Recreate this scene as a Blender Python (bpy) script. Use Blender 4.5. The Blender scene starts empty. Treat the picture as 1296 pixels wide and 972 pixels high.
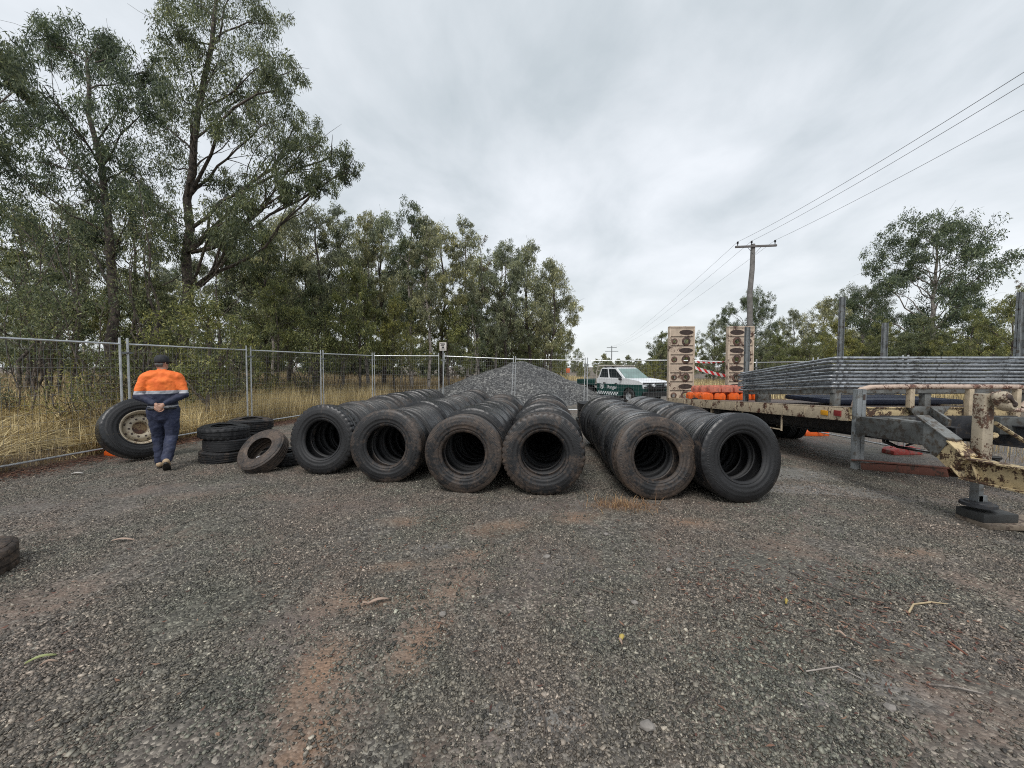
import bpy, bmesh, math, random
import numpy as np
from mathutils import Vector, Matrix, Euler
R = math.radians
PI = math.pi
scn = bpy.context.scene
col = scn.collection

# ------------------------------------------------------------------ camera
CAM_H, F_PX, PITCH = 1.66, 495.0, math.atan(22/495)
cam = bpy.data.cameras.new('camera'); cam.sensor_width = 36; cam.lens = F_PX/1296*36
cam.clip_start = .05; cam.clip_end = 3000
camo = bpy.data.objects.new('camera', cam); col.objects.link(camo)
camo.location = (0, 0, CAM_H); camo.rotation_euler = (R(90)-PITCH, 0, 0)
scn.camera = camo

# ------------------------------------------------------------------ world (overcast sky) and soft sun
W = bpy.data.worlds.new('World'); scn.world = W; W.use_nodes = True
nt = W.node_tree; nt.nodes.clear()
def N(nt, t, **kw):
    n = nt.nodes.new(t)
    for k, v in kw.items():
        if k in n.inputs: n.inputs[k].default_value = v
        else: setattr(n, k, v)
    return n
def LK(nt, a, b): nt.links.new(a, b)
SUN_EL, SUN_AZ = R(52), R(200)
sky = N(nt, 'ShaderNodeTexSky', sky_type='NISHITA', sun_disc=False, sun_elevation=SUN_EL, sun_rotation=SUN_AZ)
tc = N(nt, 'ShaderNodeTexCoord'); sp = N(nt, 'ShaderNodeSeparateXYZ'); LK(nt, tc.outputs['Generated'], sp.inputs[0])
zz = N(nt, 'ShaderNodeMath', operation='MAXIMUM'); LK(nt, sp.outputs[2], zz.inputs[0]); zz.inputs[1].default_value = 0
za = N(nt, 'ShaderNodeMath', operation='ADD'); LK(nt, zz.outputs[0], za.inputs[0]); za.inputs[1].default_value = .24
dx = N(nt, 'ShaderNodeMath', operation='DIVIDE'); LK(nt, sp.outputs[0], dx.inputs[0]); LK(nt, za.outputs[0], dx.inputs[1])
dy = N(nt, 'ShaderNodeMath', operation='DIVIDE'); LK(nt, sp.outputs[1], dy.inputs[0]); LK(nt, za.outputs[0], dy.inputs[1])
cb = N(nt, 'ShaderNodeCombineXYZ'); LK(nt, dx.outputs[0], cb.inputs[0]); LK(nt, dy.outputs[0], cb.inputs[1])
mp = N(nt, 'ShaderNodeMapping'); mp.inputs['Rotation'].default_value = (0, 0, R(-24)); mp.inputs['Scale'].default_value = (1.3, .95, 1)
LK(nt, cb.outputs[0], mp.inputs[0])
n1 = N(nt, 'ShaderNodeTexNoise', Scale=1.9, Detail=7.0, Roughness=.52, Distortion=.25); LK(nt, mp.outputs[0], n1.inputs['Vector'])
n2 = N(nt, 'ShaderNodeTexNoise', Scale=.55, Detail=3.0, Roughness=.5); LK(nt, cb.outputs[0], n2.inputs['Vector'])
mxn = N(nt, 'ShaderNodeMix'); mxn.inputs[0].default_value = .5; LK(nt, n1.outputs[0], mxn.inputs[2]); LK(nt, n2.outputs[0], mxn.inputs[3])
rp = N(nt, 'ShaderNodeValToRGB'); LK(nt, mxn.outputs[0], rp.inputs[0])
rp.color_ramp.elements[0].position = .39; rp.color_ramp.elements[0].color = (.42, .465, .495, 1)
rp.color_ramp.elements[1].position = .62; rp.color_ramp.elements[1].color = (.69, .715, .75, 1)
# brightening low over the trees
hz = N(nt, 'ShaderNodeMapRange'); hz.inputs[1].default_value = 0; hz.inputs[2].default_value = .42; hz.inputs[3].default_value = .6; hz.inputs[4].default_value = 0
hz.interpolation_type = 'SMOOTHSTEP'
LK(nt, zz.outputs[0], hz.inputs[0])
m1 = N(nt, 'ShaderNodeMix', data_type='RGBA'); LK(nt, hz.outputs[0], m1.inputs[0]); LK(nt, rp.outputs[0], m1.inputs[6]); m1.inputs[7].default_value = (.66, .68, .685, 1)
sc10 = N(nt, 'ShaderNodeMix', data_type='RGBA', blend_type='MULTIPLY'); sc10.inputs[0].default_value = 1
LK(nt, m1.outputs[2], sc10.inputs[6]); sc10.inputs[7].default_value = (10, 10, 10, 1)
m2 = N(nt, 'ShaderNodeMix', data_type='RGBA'); m2.inputs[0].default_value = .93; LK(nt, sky.outputs[0], m2.inputs[6]); LK(nt, sc10.outputs[2], m2.inputs[7])
bg = N(nt, 'ShaderNodeBackground', Strength=.1); LK(nt, m2.outputs[2], bg.inputs[0])
wo = N(nt, 'ShaderNodeOutputWorld'); LK(nt, bg.outputs[0], wo.inputs[0])

sl = bpy.data.lights.new('sun', 'SUN'); sl.energy = 1.5; sl.angle = R(28); sl.color = (1, .97, .93)
so = bpy.data.objects.new('sun', sl); col.objects.link(so)
sd = Vector((math.sin(SUN_AZ)*math.cos(SUN_EL), math.cos(SUN_AZ)*math.cos(SUN_EL), math.sin(SUN_EL)))
so.rotation_euler = sd.to_track_quat('Z', 'Y').to_euler()
scn.view_settings.view_transform = 'Standard'; scn.view_settings.look = 'None'
scn.view_settings.exposure = 0.52; scn.view_settings.gamma = 1
scn.cycles.max_bounces = 6; scn.cycles.diffuse_bounces = 3; scn.cycles.glossy_bounces = 3
scn.cycles.transmission_bounces = 4; scn.cycles.transparent_max_bounces = 8
scn.cycles.use_denoising = False; scn.cycles.pixel_filter_type = 'BLACKMAN_HARRIS'; scn.cycles.filter_width = 1.05

# ------------------------------------------------------------------ helpers
def ray(px, py):
    a = (px-648)/F_PX; b = -(py-486)/F_PX
    c, s = math.cos(PITCH), math.sin(PITCH)
    return Vector((a, c + b*s, -s + b*c))
def at(px, py, Y):
    d = ray(px, py); k = Y/d.y
    return Vector((d.x*k, Y, CAM_H + d.z*k))
def ss(t):
    t = np.clip(t, 0, 1); return t*t*(3-2*t)
def gz(X, Y):
    """height of the ground"""
    X = np.asarray(X, float); Y = np.asarray(Y, float)
    a = -.2*ss((Y-9)/6)*ss((X+3)/5)
    b = -.3*ss((X-4)/4.5)
    c = -.25*ss((Y-18)/40)*ss((X+12)/10)
    l = .10*ss((-X-6.8)/3)*ss((Y-7)/4) + .35*ss((-X-9)/10)
    return np.minimum(a, b) + c + l
def gp(px, py):
    """pixel to a point on the ground"""
    z = 0
    for _ in range(6):
        d = ray(px, py); k = (z-CAM_H)/d.z; z = float(gz(d.x*k, d.y*k))
    return Vector((d.x*k, d.y*k, z))
def tag(o, label=None, cat=None, group=None, kind=None):
    if label: o['label'] = label
    if cat: o['category'] = cat
    if group: o['group'] = group
    if kind: o['kind'] = kind
    return o
def empty(name, loc=(0, 0, 0), rz=0):
    o = bpy.data.objects.new(name, None); col.objects.link(o); o.location = loc; o.rotation_euler = (0, 0, rz)
    o.empty_display_size = .1
    return o
def copy_tree(o, parent=None):
    c = o.copy(); col.objects.link(c)
    if parent: c.parent = parent
    for ch in o.children: copy_tree(ch, c)
    return c
def link(name, me, m, parent=None, angle=None):
    if m is not None:
        for x in (m if isinstance(m, (list, tuple)) else [m]): me.materials.append(x)
    o = bpy.data.objects.new(name, me); col.objects.link(o)
    if parent: o.parent = parent
    if angle is not None:
        me.polygons.foreach_set('use_smooth', [True]*len(me.polygons)); me.set_sharp_from_angle(angle=R(angle))
    return o
def fast_mesh(name, V, F):
    """V (n,3) F (m,k) numpy"""
    me = bpy.data.meshes.new(name); V = np.asarray(V, np.float32); F = np.asarray(F, np.int32)
    me.vertices.add(len(V)); me.vertices.foreach_set('co', V.ravel())
    k = F.shape[1]
    me.loops.add(F.size); me.loops.foreach_set('vertex_index', F.ravel())
    me.polygons.add(len(F)); me.polygons.foreach_set('loop_start', np.arange(0, F.size, k, dtype=np.int32))
    me.polygons.foreach_set('loop_total', np.full(len(F), k, np.int32))
    me.update(calc_edges=True); me.validate()
    return me
class MB:
    def __init__(s): s.v = []; s.f = []; s.mi = []
    def add(s, V, F, mi=0):
        n = len(s.v); s.v += [tuple(x) for x in V]; s.f += [tuple(i+n for i in f) for f in F]; s.mi += [mi]*len(F); return s
    def box(s, x0, x1, y0, y1, z0, z1, mi=0, M=None, ch=0):
        V = [Vector((x, y, z)) for x in (x0, x1) for y in (y0, y1) for z in (z0, z1)]
        F = [(0, 1, 3, 2), (4, 6, 7, 5), (0, 4, 5, 1), (2, 3, 7, 6), (0, 2, 6, 4), (1, 5, 7, 3)]
        if M: V = [M @ v for v in V]
        return s.add(V, F, mi)
    def beam(s, a, b, w, h, mi=0, up=(0, 0, 1)):
        """rectangular bar from a to b, w sideways and h along up"""
        a, b = Vector(a), Vector(b); d = (b-a).normalized(); u = Vector(up)
        r = d.cross(u)
        if r.length < 1e-4: r = d.cross(Vector((1, 0, 0)))
        r.normalize(); u = r.cross(d).normalized()
        V = [p + r*(w/2*i) + u*(h/2*j) for p in (a, b) for i, j in ((-1, -1), (1, -1), (1, 1), (-1, 1))]
        F = [(0, 1, 2, 3), (7, 6, 5, 4), (0, 4, 5, 1), (1, 5, 6, 2), (2, 6, 7, 3), (3, 7, 4, 0)]
        return s.add(V, F, mi)
    def ibeam(s, a, b, w, h, t=.015, mi=0, up=(0, 0, 1)):
        a, b = Vector(a), Vector(b); d = (b-a).normalized(); r = d.cross(Vector(up)).normalized(); u = r.cross(d).normalized()
        s.beam(a+u*(h/2-t/2), b+u*(h/2-t/2), w, t, mi, up); s.beam(a-u*(h/2-t/2), b-u*(h/2-t/2), w, t, mi, up)
        return s.beam(a, b, t, h-2*t, mi, up)
    def tube(s, P, r, n=8, mi=0, cap=True):
        P = [Vector(p) for p in P]; rr = r if isinstance(r, (list, tuple)) else [r]*len(P)
        V = []; F = []; up = Vector((0, 0, 1)); prev = None
        for i, p in enumerate(P):
            d = (P[min(i+1, len(P)-1)] - P[max(i-1, 0)]).normalized()
            if prev is None:
                a = d.cross(up)
                if a.length < .05: a = d.cross(Vector((1, 0, 0)))
            else: a = prev - d*prev.dot(d)
            a.normalize(); prev = a; b = d.cross(a)
            for k in range(n):
                t = 2*PI*k/n; V.append(p + a*(math.cos(t)*rr[i]) + b*(math.sin(t)*rr[i]))
        for i in range(len(P)-1):
            for k in range(n):
                F.append((i*n+k, i*n+(k+1) % n, (i+1)*n+(k+1) % n, (i+1)*n+k))
        if cap:
            F.append(tuple(range(n))[::-1]); F.append(tuple((len(P)-1)*n+k for k in range(n)))
        return s.add(V, F, mi)
    def lathe(s, prof, n=32, M=None, mi=0, closed=False, ax='z'):
        V = []; F = []; m = len(prof)
        for k in range(n):
            t = 2*PI*k/n; c, q = math.cos(t), math.sin(t)
            for r, h in prof:
                v = Vector((r*c, r*q, h)) if ax == 'z' else Vector((r*c, h, r*q))
                V.append(M @ v if M else v)
        for k in range(n):
            for i in range(m if closed else m-1):
                F.append((k*m+i, k*m+(i+1) % m, ((k+1) % n)*m+(i+1) % m, ((k+1) % n)*m+i))
        return s.add(V, F, mi)
    def ball(s, c, r, M=None, n=12, m=8, mi=0):
        rx, ry, rz = r if isinstance(r, (tuple, list)) else (r, r, r)
        V = []; F = []
        for i in range(m+1):
            ph = -PI/2 + PI*i/m; ph = max(-PI/2+.02, min(PI/2-.02, ph))
            for k in range(n):
                t = 2*PI*k/n
                v = Vector((rx*math.cos(ph)*math.cos(t), ry*math.cos(ph)*math.sin(t), rz*math.sin(ph)))
                if M: v = M @ v
                V.append(v + Vector(c))
        for i in range(m):
            for k in range(n): F.append((i*n+k, i*n+(k+1) % n, (i+1)*n+(k+1) % n, (i+1)*n+k))
        F.append(tuple(range(n))[::-1]); F.append(tuple(m*n+k for k in range(n)))
        return s.add(V, F, mi)
    def build(s, name, m, parent=None, angle=None, bevel=0, recalc=True):
        me = bpy.data.meshes.new(name); me.from_pydata([tuple(v) for v in s.v], [], s.f)
        if any(s.mi): me.polygons.foreach_set('material_index', s.mi)
        if recalc:
            bm = bmesh.new(); bm.from_mesh(me); bmesh.ops.recalc_face_normals(bm, faces=bm.faces)
            if bevel:
                es = [e for e in bm.edges if len(e.link_faces) == 2 and e.calc_face_angle(0) > R(35)]
                bmesh.ops.bevel(bm, geom=es, offset=bevel, segments=2, affect='EDGES', profile=.6, clamp_overlap=True)
            bm.to_mesh(me); bm.free()
        return link(name, me, m, parent, angle if angle is not None else (30 if bevel else None))
def plate(loops, t, name='plate'):
    """flat sheet (XY plane, thickness t) with holes; first loop is the outline"""
    cu = bpy.data.curves.new(name, 'CURVE'); cu.dimensions = '2D'; cu.fill_mode = 'BOTH'; cu.extrude = t/2
    for L in loops:
        sp = cu.splines.new('POLY'); sp.points.add(len(L)-1)
        for i, (x, y) in enumerate(L): sp.points[i].co = (x, y, 0, 1)
        sp.use_cyclic_u = True
    o = bpy.data.objects.new(name, cu); me = bpy.data.meshes.new_from_object(o)
    bpy.data.objects.remove(o); bpy.data.curves.remove(cu)
    return me
def text_mesh(body, size, ext=.002):
    cu = bpy.data.curves.new('t', 'FONT'); cu.body = body; cu.size = size; cu.extrude = ext; cu.align_x = 'CENTER'; cu.align_y = 'CENTER'
    o = bpy.data.objects.new('t', cu); me = bpy.data.meshes.new_from_object(o); bpy.data.objects.remove(o); return me
def me_add(mb, me, M, mi=0):
    mb.add([M @ v.co for v in me.vertices], [tuple(p.vertices) for p in me.polygons], mi)
def circle(cx, cy, r, n=20, ry=None):
    return [(cx + r*math.cos(2*PI*k/n), cy + (ry or r)*math.sin(2*PI*k/n)) for k in range(n)]

# ------------------------------------------------------------------ materials
def newmat(name):
    m = bpy.data.materials.new(name); m.use_nodes = True; t = m.node_tree; t.nodes.clear()
    b = N(t, 'ShaderNodeBsdfPrincipled'); o = N(t, 'ShaderNodeOutputMaterial'); LK(t, b.outputs[0], o.inputs[0])
    return m, t, b
def noise(t, scale, detail=4, rough=.55, coord='Object', dist=0, vec=None):
    n = N(t, 'ShaderNodeTexNoise', Scale=scale, Detail=float(detail), Roughness=rough, Distortion=dist)
    if vec is None:
        c = N(t, 'ShaderNodeTexCoord'); vec = c.outputs[coord]
    LK(t, vec, n.inputs['Vector']); return n.outputs[0]
def ramp(t, fac, stops):
    r = N(t, 'ShaderNodeValToRGB'); LK(t, fac, r.inputs[0]); e = r.color_ramp.elements
    while len(e) < len(stops): e.new(.5)
    for i, (p, c) in enumerate(stops):
        e[i].position = p; e[i].color = (*c, 1) if len(c) == 3 else c
    return r.outputs[0]
def mixc(t, fac, a, b, blend='MIX'):
    m = N(t, 'ShaderNodeMix', data_type='RGBA', blend_type=blend)
    for s, i in ((fac, 0), (a, 6), (b, 7)):
        if isinstance(s, (int, float)): m.inputs[i].default_value = s
        elif isinstance(s, tuple): m.inputs[i].default_value = (*s, 1) if len(s) == 3 else s
        else: LK(t, s, m.inputs[i])
    return m.outputs[2]
def mth(t, op, a, b=0.0):
    m = N(t, 'ShaderNodeMath', operation=op)
    for s, i in ((a, 0), (b, 1)):
        if isinstance(s, (int, float)): m.inputs[i].default_value = s
        else: LK(t, s, m.inputs[i])
    return m.outputs[0]
def bump(t, b, h, strength=.4, dist=.01):
    n = N(t, 'ShaderNodeBump', Strength=strength, Distance=dist); LK(t, h, n.inputs['Height']); LK(t, n.outputs[0], b.inputs['Normal'])
def paint(name, c, rough=.5, var=.25, scale=6, metal=0, dirt=None, dirt_amt=.35, bmp=0, spec=.5):
    m, t, b = newmat(name)
    n = noise(t, scale, 5)
    lo = tuple(x*(1-var) for x in c); hi = tuple(min(1, x*(1+var)) for x in c)
    cc = ramp(t, n, [(.3, lo), (.7, hi)])
    if dirt:
        n2 = noise(t, scale*1.7, 8, .68)
        f = ramp(t, n2, [(.62-dirt_amt*.4, (0, 0, 0)), (.70-dirt_amt*.3, (1, 1, 1))])
        cc = mixc(t, f, cc, dirt)
    LK(t, cc, b.inputs['Base Color']); b.inputs['Metallic'].default_value = metal; b.inputs['Specular IOR Level'].default_value = spec
    r = ramp(t, noise(t, scale*3, 3), [(.3, (rough*.75,)*3), (.7, (min(1, rough*1.25),)*3)])
    LK(t, r, b.inputs['Roughness'])
    if bmp: bump(t, b, noise(t, scale*8, 5), bmp, .004)
    return m
def rusty(name, base, rust=(.10, .04, .022), amt=.5, scale=5, fine=38, rough=.6, dark=(.035, .025, .02)):
    """chipped paint over rust: big patches and fine specks"""
    m, t, b = newmat(name)
    big = noise(t, scale, 6, .6); small = noise(t, fine, 6, .7)
    c0 = ramp(t, noise(t, scale*2.3, 5), [(.3, tuple(x*.72 for x in base)), (.68, base)])
    s = mth(t, 'ADD', mth(t, 'MULTIPLY', big, .6), mth(t, 'MULTIPLY', small, .4))
    th = .62-amt*.22
    f = ramp(t, s, [(th, (0, 0, 0)), (th+.035, (1, 1, 1))])
    rc = ramp(t, noise(t, scale*5, 5), [(.3, dark), (.6, rust), (.8, tuple(x*1.9 for x in rust))])
    cc = mixc(t, f, c0, rc)
    LK(t, cc, b.inputs['Base Color']); b.inputs['Roughness'].default_value = rough
    bump(t, b, small, .25, .003)
    return m

def rubber(name, base=(.0105, .0108, .012), brown=(.088, .062, .045)):
    m, t, b = newmat(name)
    oi = N(t, 'ShaderNodeObjectInfo'); c = N(t, 'ShaderNodeTexCoord')
    ad = N(t, 'ShaderNodeVectorMath', operation='ADD'); LK(t, c.outputs['Object'], ad.inputs[0])
    sc = N(t, 'ShaderNodeVectorMath', operation='SCALE'); sc.inputs[0].default_value = (13, 7, 29); LK(t, oi.outputs['Random'], sc.inputs[3]); LK(t, sc.outputs[0], ad.inputs[1])
    v = ad.outputs[0]
    sepc = N(t, 'ShaderNodeSeparateColor'); LK(t, oi.outputs['Color'], sepc.inputs[0])
    amt = sepc.outputs[0]                                     # object colour red: how muddy this tyre is
    n1 = noise(t, 4.2, 7, .66, vec=v, dist=.7); n2 = noise(t, 30, 6, .7, vec=v)
    s = mth(t, 'ADD', mth(t, 'MULTIPLY', n1, .65), mth(t, 'MULTIPLY', n2, .35))
    s = mth(t, 'ADD', s, mth(t, 'MULTIPLY', mth(t, 'SUBTRACT', amt, .5), .42))
    so_ = N(t, 'ShaderNodeSeparateXYZ'); LK(t, c.outputs['Object'], so_.inputs[0])
    rad = mth(t, 'SQRT', mth(t, 'ADD', mth(t, 'MULTIPLY', so_.outputs[0], so_.outputs[0]), mth(t, 'MULTIPLY', so_.outputs[2], so_.outputs[2])))
    ring = ramp(t, rad, [(.28, (.62,)*3), (.36, (.42,)*3), (.45, (.5,)*3), (.51, (.72,)*3)])   # mud gathers at the bead and the shoulder
    s = mth(t, 'ADD', s, mth(t, 'MULTIPLY', mth(t, 'SUBTRACT', ring, .5), .30))
    f = ramp(t, s, [(.51, (0, 0, 0)), (.57, (.40, .40, .40)), (.65, (.55, .55, .55)), (.70, (1, 1, 1))])
    b0 = ramp(t, n1, [(.3, tuple(x*.65 for x in base)), (.7, tuple(x*1.5 for x in base))])
    bc = ramp(t, n2, [(.3, tuple(x*.55 for x in brown)), (.7, tuple(x*1.35 for x in brown))])
    cc = mixc(t, f, b0, bc)
    # pale scuffs
    n3 = noise(t, 7, 8, .75, vec=v, dist=1.2)
    f3 = ramp(t, n3, [(.60, (0, 0, 0)), (.72, (.35, .35, .35))])
    cc = mixc(t, f3, cc, (.075, .068, .062))
    LK(t, cc, b.inputs['Base Color'])
    rr = mixc(t, ramp(t, rad, [(.47, (0, 0, 0)), (.505, (1, 1, 1))]), (.62, .62, .62), ramp(t, s, [(.35, (.22,)*3), (.68, (.55,)*3)])); LK(t, rr, b.inputs['Roughness'])
    b.inputs['Specular IOR Level'].default_value = .5
    ang = mth(t, 'ARCTAN2', so_.outputs[2], so_.outputs[0])
    rb = mth(t, 'MULTIPLY', mth(t, 'SINE', mth(t, 'MULTIPLY', ang, 150.0)), ramp(t, rad, [(.452, (0, 0, 0)), (.455, (1, 1, 1)), (.474, (1, 1, 1)), (.477, (0, 0, 0))]))
    cvec = N(t, 'ShaderNodeCombineXYZ'); LK(t, mth(t, 'MULTIPLY', ang, 9.0), cvec.inputs[0]); LK(t, mth(t, 'MULTIPLY', rad, 40.0), cvec.inputs[1]); LK(t, mth(t, 'MULTIPLY', oi.outputs['Random'], 50.0), cvec.inputs[2])
    let = ramp(t, noise(t, 2.2, 2, .5, vec=cvec.outputs[0]), [(.54, (0, 0, 0)), (.58, (1, 1, 1))])
    let = mth(t, 'MULTIPLY', let, ramp(t, rad, [(.385, (0, 0, 0)), (.392, (1, 1, 1)), (.425, (1, 1, 1)), (.432, (0, 0, 0))]))
    bump(t, b, mth(t, 'ADD', mth(t, 'ADD', n2, mth(t, 'MULTIPLY', rb, .35)), mth(t, 'MULTIPLY', let, .9)), .6, .005)
    return m
M_RUB = rubber('rubber')
M_GALV = paint('galvanised_steel', (.50, .52, .53), .38, .18, 9, metal=.5)
M_GALVD = paint('dull_galvanised_steel', (.22, .235, .24), .55, .3, 7, metal=.35, dirt=(.12, .11, .095), dirt_amt=.25, bmp=.2)
M_GALVS = paint('weathered_galvanised_pipe', (.36, .38, .40), .38, .3, 9, metal=.7, dirt=(.12, .12, .12), dirt_amt=.25)
M_WIRED = paint('dark_wire', (.05, .052, .055), .5, .2, 5, metal=.4)  # wire colour darkened so the inside of the stack looks shaded
M_WIRE = paint('wire', (.24, .25, .25), .45, .2, 5, metal=.5)
M_CREAM = rusty('cream_rusty_paint', (.50, .41, .29), amt=.42)
M_CREAM2 = rusty('ramp_paint', (.60, .49, .38), rust=(.13, .07, .05), amt=.34, scale=3.2, fine=30)
M_YEL = rusty('yellow_flaking_paint', (.56, .44, .25), rust=(.085, .042, .022), amt=.58, scale=10, fine=55)
M_PIPE = rusty('pale_pipe_paint', (.52, .40, .32), rust=(.16, .07, .045), amt=.48, scale=8, fine=60)
M_DARKST = paint('dark_steel', (.025, .026, .03), .55, .4, 5, dirt=(.06, .05, .042), dirt_amt=.25)
M_GREYST = paint('grey_painted_steel', (.15, .155, .15), .5, .35, 6, dirt=(.07, .055, .04), dirt_amt=.35, bmp=.15)
M_GREYD = paint('grimy_grey_steel', (.075, .078, .075), .55, .35, 6, dirt=(.04, .034, .028), dirt_amt=.35, bmp=.15)
M_RUST = rusty('rust_brown_steel', (.13, .05, .035), rust=(.05, .028, .02), amt=.5)
M_HOLE = paint('soot_and_hole_shade', (.05, .035, .03), .8, .4, 20)  # dark tone for soot marks, and painted shade in holes and rung gaps
M_ORANGE = paint('orange_plastic', (.75, .12, .015), .42, .18, 5, dirt=(.30, .09, .04), dirt_amt=.16)
M_PINK = paint('faded_orange_plastic', (.55, .17, .11), .55, .22, 5, dirt=(.28, .12, .09), dirt_amt=.25)
M_RED = paint('faded_red_plastic', (.40, .07, .06), .5, .25, 5, dirt=(.3, .16, .14), dirt_amt=.25)
M_RIM = rusty('wheel_rim_paint', (.50, .43, .32), rust=(.20, .13, .07), amt=.42, scale=6, fine=45)
M_TIMBER = paint('weathered_timber', (.20, .16, .12), .8, .4, 6, dirt=(.07, .05, .04), dirt_amt=.3, bmp=.4)
M_BLACK = paint('black_plastic', (.012, .012, .013), .4, .3, 6)
M_AMBER = paint('amber_lens', (.6, .28, .02), .25, .1, 6)
M_REDL = paint('red_lens', (.22, .03, .03), .3, .2, 6)

def groundmat():
    m, t, b = newmat('gravel_yard')
    geo = N(t, 'ShaderNodeNewGeometry'); pos = geo.outputs['Position']
    def attr(n):
        a = N(t, 'ShaderNodeAttribute'); a.attribute_name = n; return a.outputs['Fac']
    vor = N(t, 'ShaderNodeTexVoronoi', Scale=62.0); LK(t, pos, vor.inputs['Vector'])
    vor2 = N(t, 'ShaderNodeTexVoronoi', Scale=24.0); LK(t, pos, vor2.inputs['Vector'])
    cr = N(t, 'ShaderNodeSeparateColor'); LK(t, vor.outputs['Color'], cr.inputs[0])
    cr2 = N(t, 'ShaderNodeSeparateColor'); LK(t, vor2.outputs['Color'], cr2.inputs[0])
    g = ramp(t, cr.outputs[0], [(0, (.026, .024, .022)), (.5, (.082, .078, .071)), (.85, (.18, .172, .158)), (1, (.40, .385, .35))])
    g2 = ramp(t, cr2.outputs[1], [(0, (.045, .041, .038)), (.6, (.115, .106, .097)), (1, (.20, .187, .17))])
    g = mixc(t, .35, g, g2)
    big = noise(t, .55, 5, .6, vec=pos); mid = noise(t, 3.0, 6, .65, vec=pos)
    tint = ramp(t, big, [(.36, (.82, .88, .82)), (.5, (1, 1, 1)), (.62, (1.10, 1.0, .95))])
    g = mixc(t, 1.0, g, tint, 'MULTIPLY')
    g = mixc(t, 1.0, g, ramp(t, mid, [(.3, (.80, .76, .71)), (.7, (1.38, 1.30, 1.20))]), 'MULTIPLY')
    nb = ramp(t, noise(t, 5, 7, .7, vec=pos), [(.35, (0, 0, 0)), (.65, (1, 1, 1))])
    def patch(c, a, g, k=1.0):
        f = mth(t, 'MULTIPLY', attr(a), mth(t, 'ADD', mth(t, 'MULTIPLY', nb, .7), .3)); f = mth(t, 'MINIMUM', mth(t, 'MULTIPLY', f, k), 1.0)
        return mixc(t, f, g, c)
    fine = noise(t, 45, 5, .7, vec=pos)
    orange = ramp(t, fine, [(.3, (.16, .098, .065)), (.7, (.34, .22, .145))])
    pale = ramp(t, fine, [(.3, (.17, .16, .15)), (.7, (.33, .315, .295))])
    mud = ramp(t, fine, [(.3, (.085, .070, .062)), (.7, (.18, .15, .135))])
    redl = ramp(t, fine, [(.35, (.05, .034, .026)), (.6, (.13, .075, .055)), (.8, (.22, .15, .11))])
    soil = ramp(t, fine, [(.3, (.06, .042, .028)), (.7, (.15, .11, .07))])
    bd = ramp(t, noise(t, 1.3, 7, .68, vec=pos, dist=.6), [(.50, (0, 0, 0)), (.66, (.85, .85, .85))]); g = mixc(t, bd, g, mixc(t, .5, mud, orange)); g = patch(mud, 'mud', g); g = patch(pale, 'pale', g); g = patch(orange, 'orange', g, 1.15); g = patch(redl, 'litter', g, 1.3)
    g = mixc(t, attr('soil'), g, soil)
    LK(t, g, b.inputs['Base Color'])
    rr = ramp(t, mid, [(.35, (.42,)*3), (.6, (.75,)*3)]); LK(t, rr, b.inputs['Roughness'])
    inv = mth(t, 'SUBTRACT', 1.0, vor.outputs['Distance'])
    h = mth(t, 'ADD', inv, mth(t, 'MULTIPLY', cr.outputs[1], .6)); h = mth(t, 'ADD', h, mth(t, 'MULTIPLY', mid, 1.2))
    bump(t, b, h, .75, .010)
    return m
M_GROUND = groundmat()
def stonemat(name='gravel_stone', k=1.0, warm=1.0):
    m, t, b = newmat(name)
    geo = N(t, 'ShaderNodeNewGeometry')
    c = ramp(t, geo.outputs['Random Per Island'], [(0, (.030*k, .029*k, .027*k)), (.40, (.082*k, .079*k, .072*k)), (.76, (.155*k, .148*k, .134*k)), (.97, (.25*k, .238*k, .215*k)), (1, (.45*k, .43*k, .39*k))])
    big = noise(t, .8, 4, .6, vec=geo.outputs['Position'])
    c = mixc(t, 1.0, c, ramp(t, big, [(.38, (.86, .93, .87)), (.60, (1.1*warm, 1.0, .96))]), 'MULTIPLY')
    n = noise(t, 90, 4, .7, vec=geo.outputs['Position'])
    c = mixc(t, 1.0, c, ramp(t, n, [(.3, (.78, .74, .70)), (.7, (1.46, 1.38, 1.27))]), 'MULTIPLY')
    LK(t, c, b.inputs['Base Color']); b.inputs['Roughness'].default_value = .5
    return m
M_STONE = stonemat()
def leafmat(name, dark, light, olive, tr=.38):
    m, t, b = newmat(name)
    geo = N(t, 'ShaderNodeNewGeometry'); oi = N(t, 'ShaderNodeObjectInfo')
    c = ramp(t, geo.outputs['Random Per Island'], [(0, dark), (.5, light), (.88, olive), (1, tuple(min(1, x*1.7) for x in olive))])
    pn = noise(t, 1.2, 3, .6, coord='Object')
    c = mixc(t, 1.0, c, ramp(t, pn, [(.36, (.66, .68, .66)), (.50, (1.02, 1.02, .94)), (.66, (1.5, 1.42, 1.15))]), 'MULTIPLY')  # sunlit and shaded clumps painted into the leaf colour
    c = mixc(t, 1.0, c, ramp(t, oi.outputs['Random'], [(0, (.82, .88, .9)), (.5, (1, 1, 1)), (1, (1.14, 1.08, .92))]), 'MULTIPLY')
    LK(t, c, b.inputs['Base Color']); b.inputs['Roughness'].default_value = .48
    tl = N(t, 'ShaderNodeBsdfTranslucent'); LK(t, c, tl.inputs[0]); mx = N(t, 'ShaderNodeMixShader'); mx.inputs[0].default_value = tr
    LK(t, b.outputs[0], mx.inputs[1]); LK(t, tl.outputs[0], mx.inputs[2])
    LK(t, mx.outputs[0], [n for n in t.nodes if n.type == 'OUTPUT_MATERIAL'][0].inputs[0])
    return m
L_GUM = leafmat('gum_leaves', (0.060, 0.081, 0.055), (0.117, 0.151, 0.093), (0.200, 0.223, 0.123))
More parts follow.
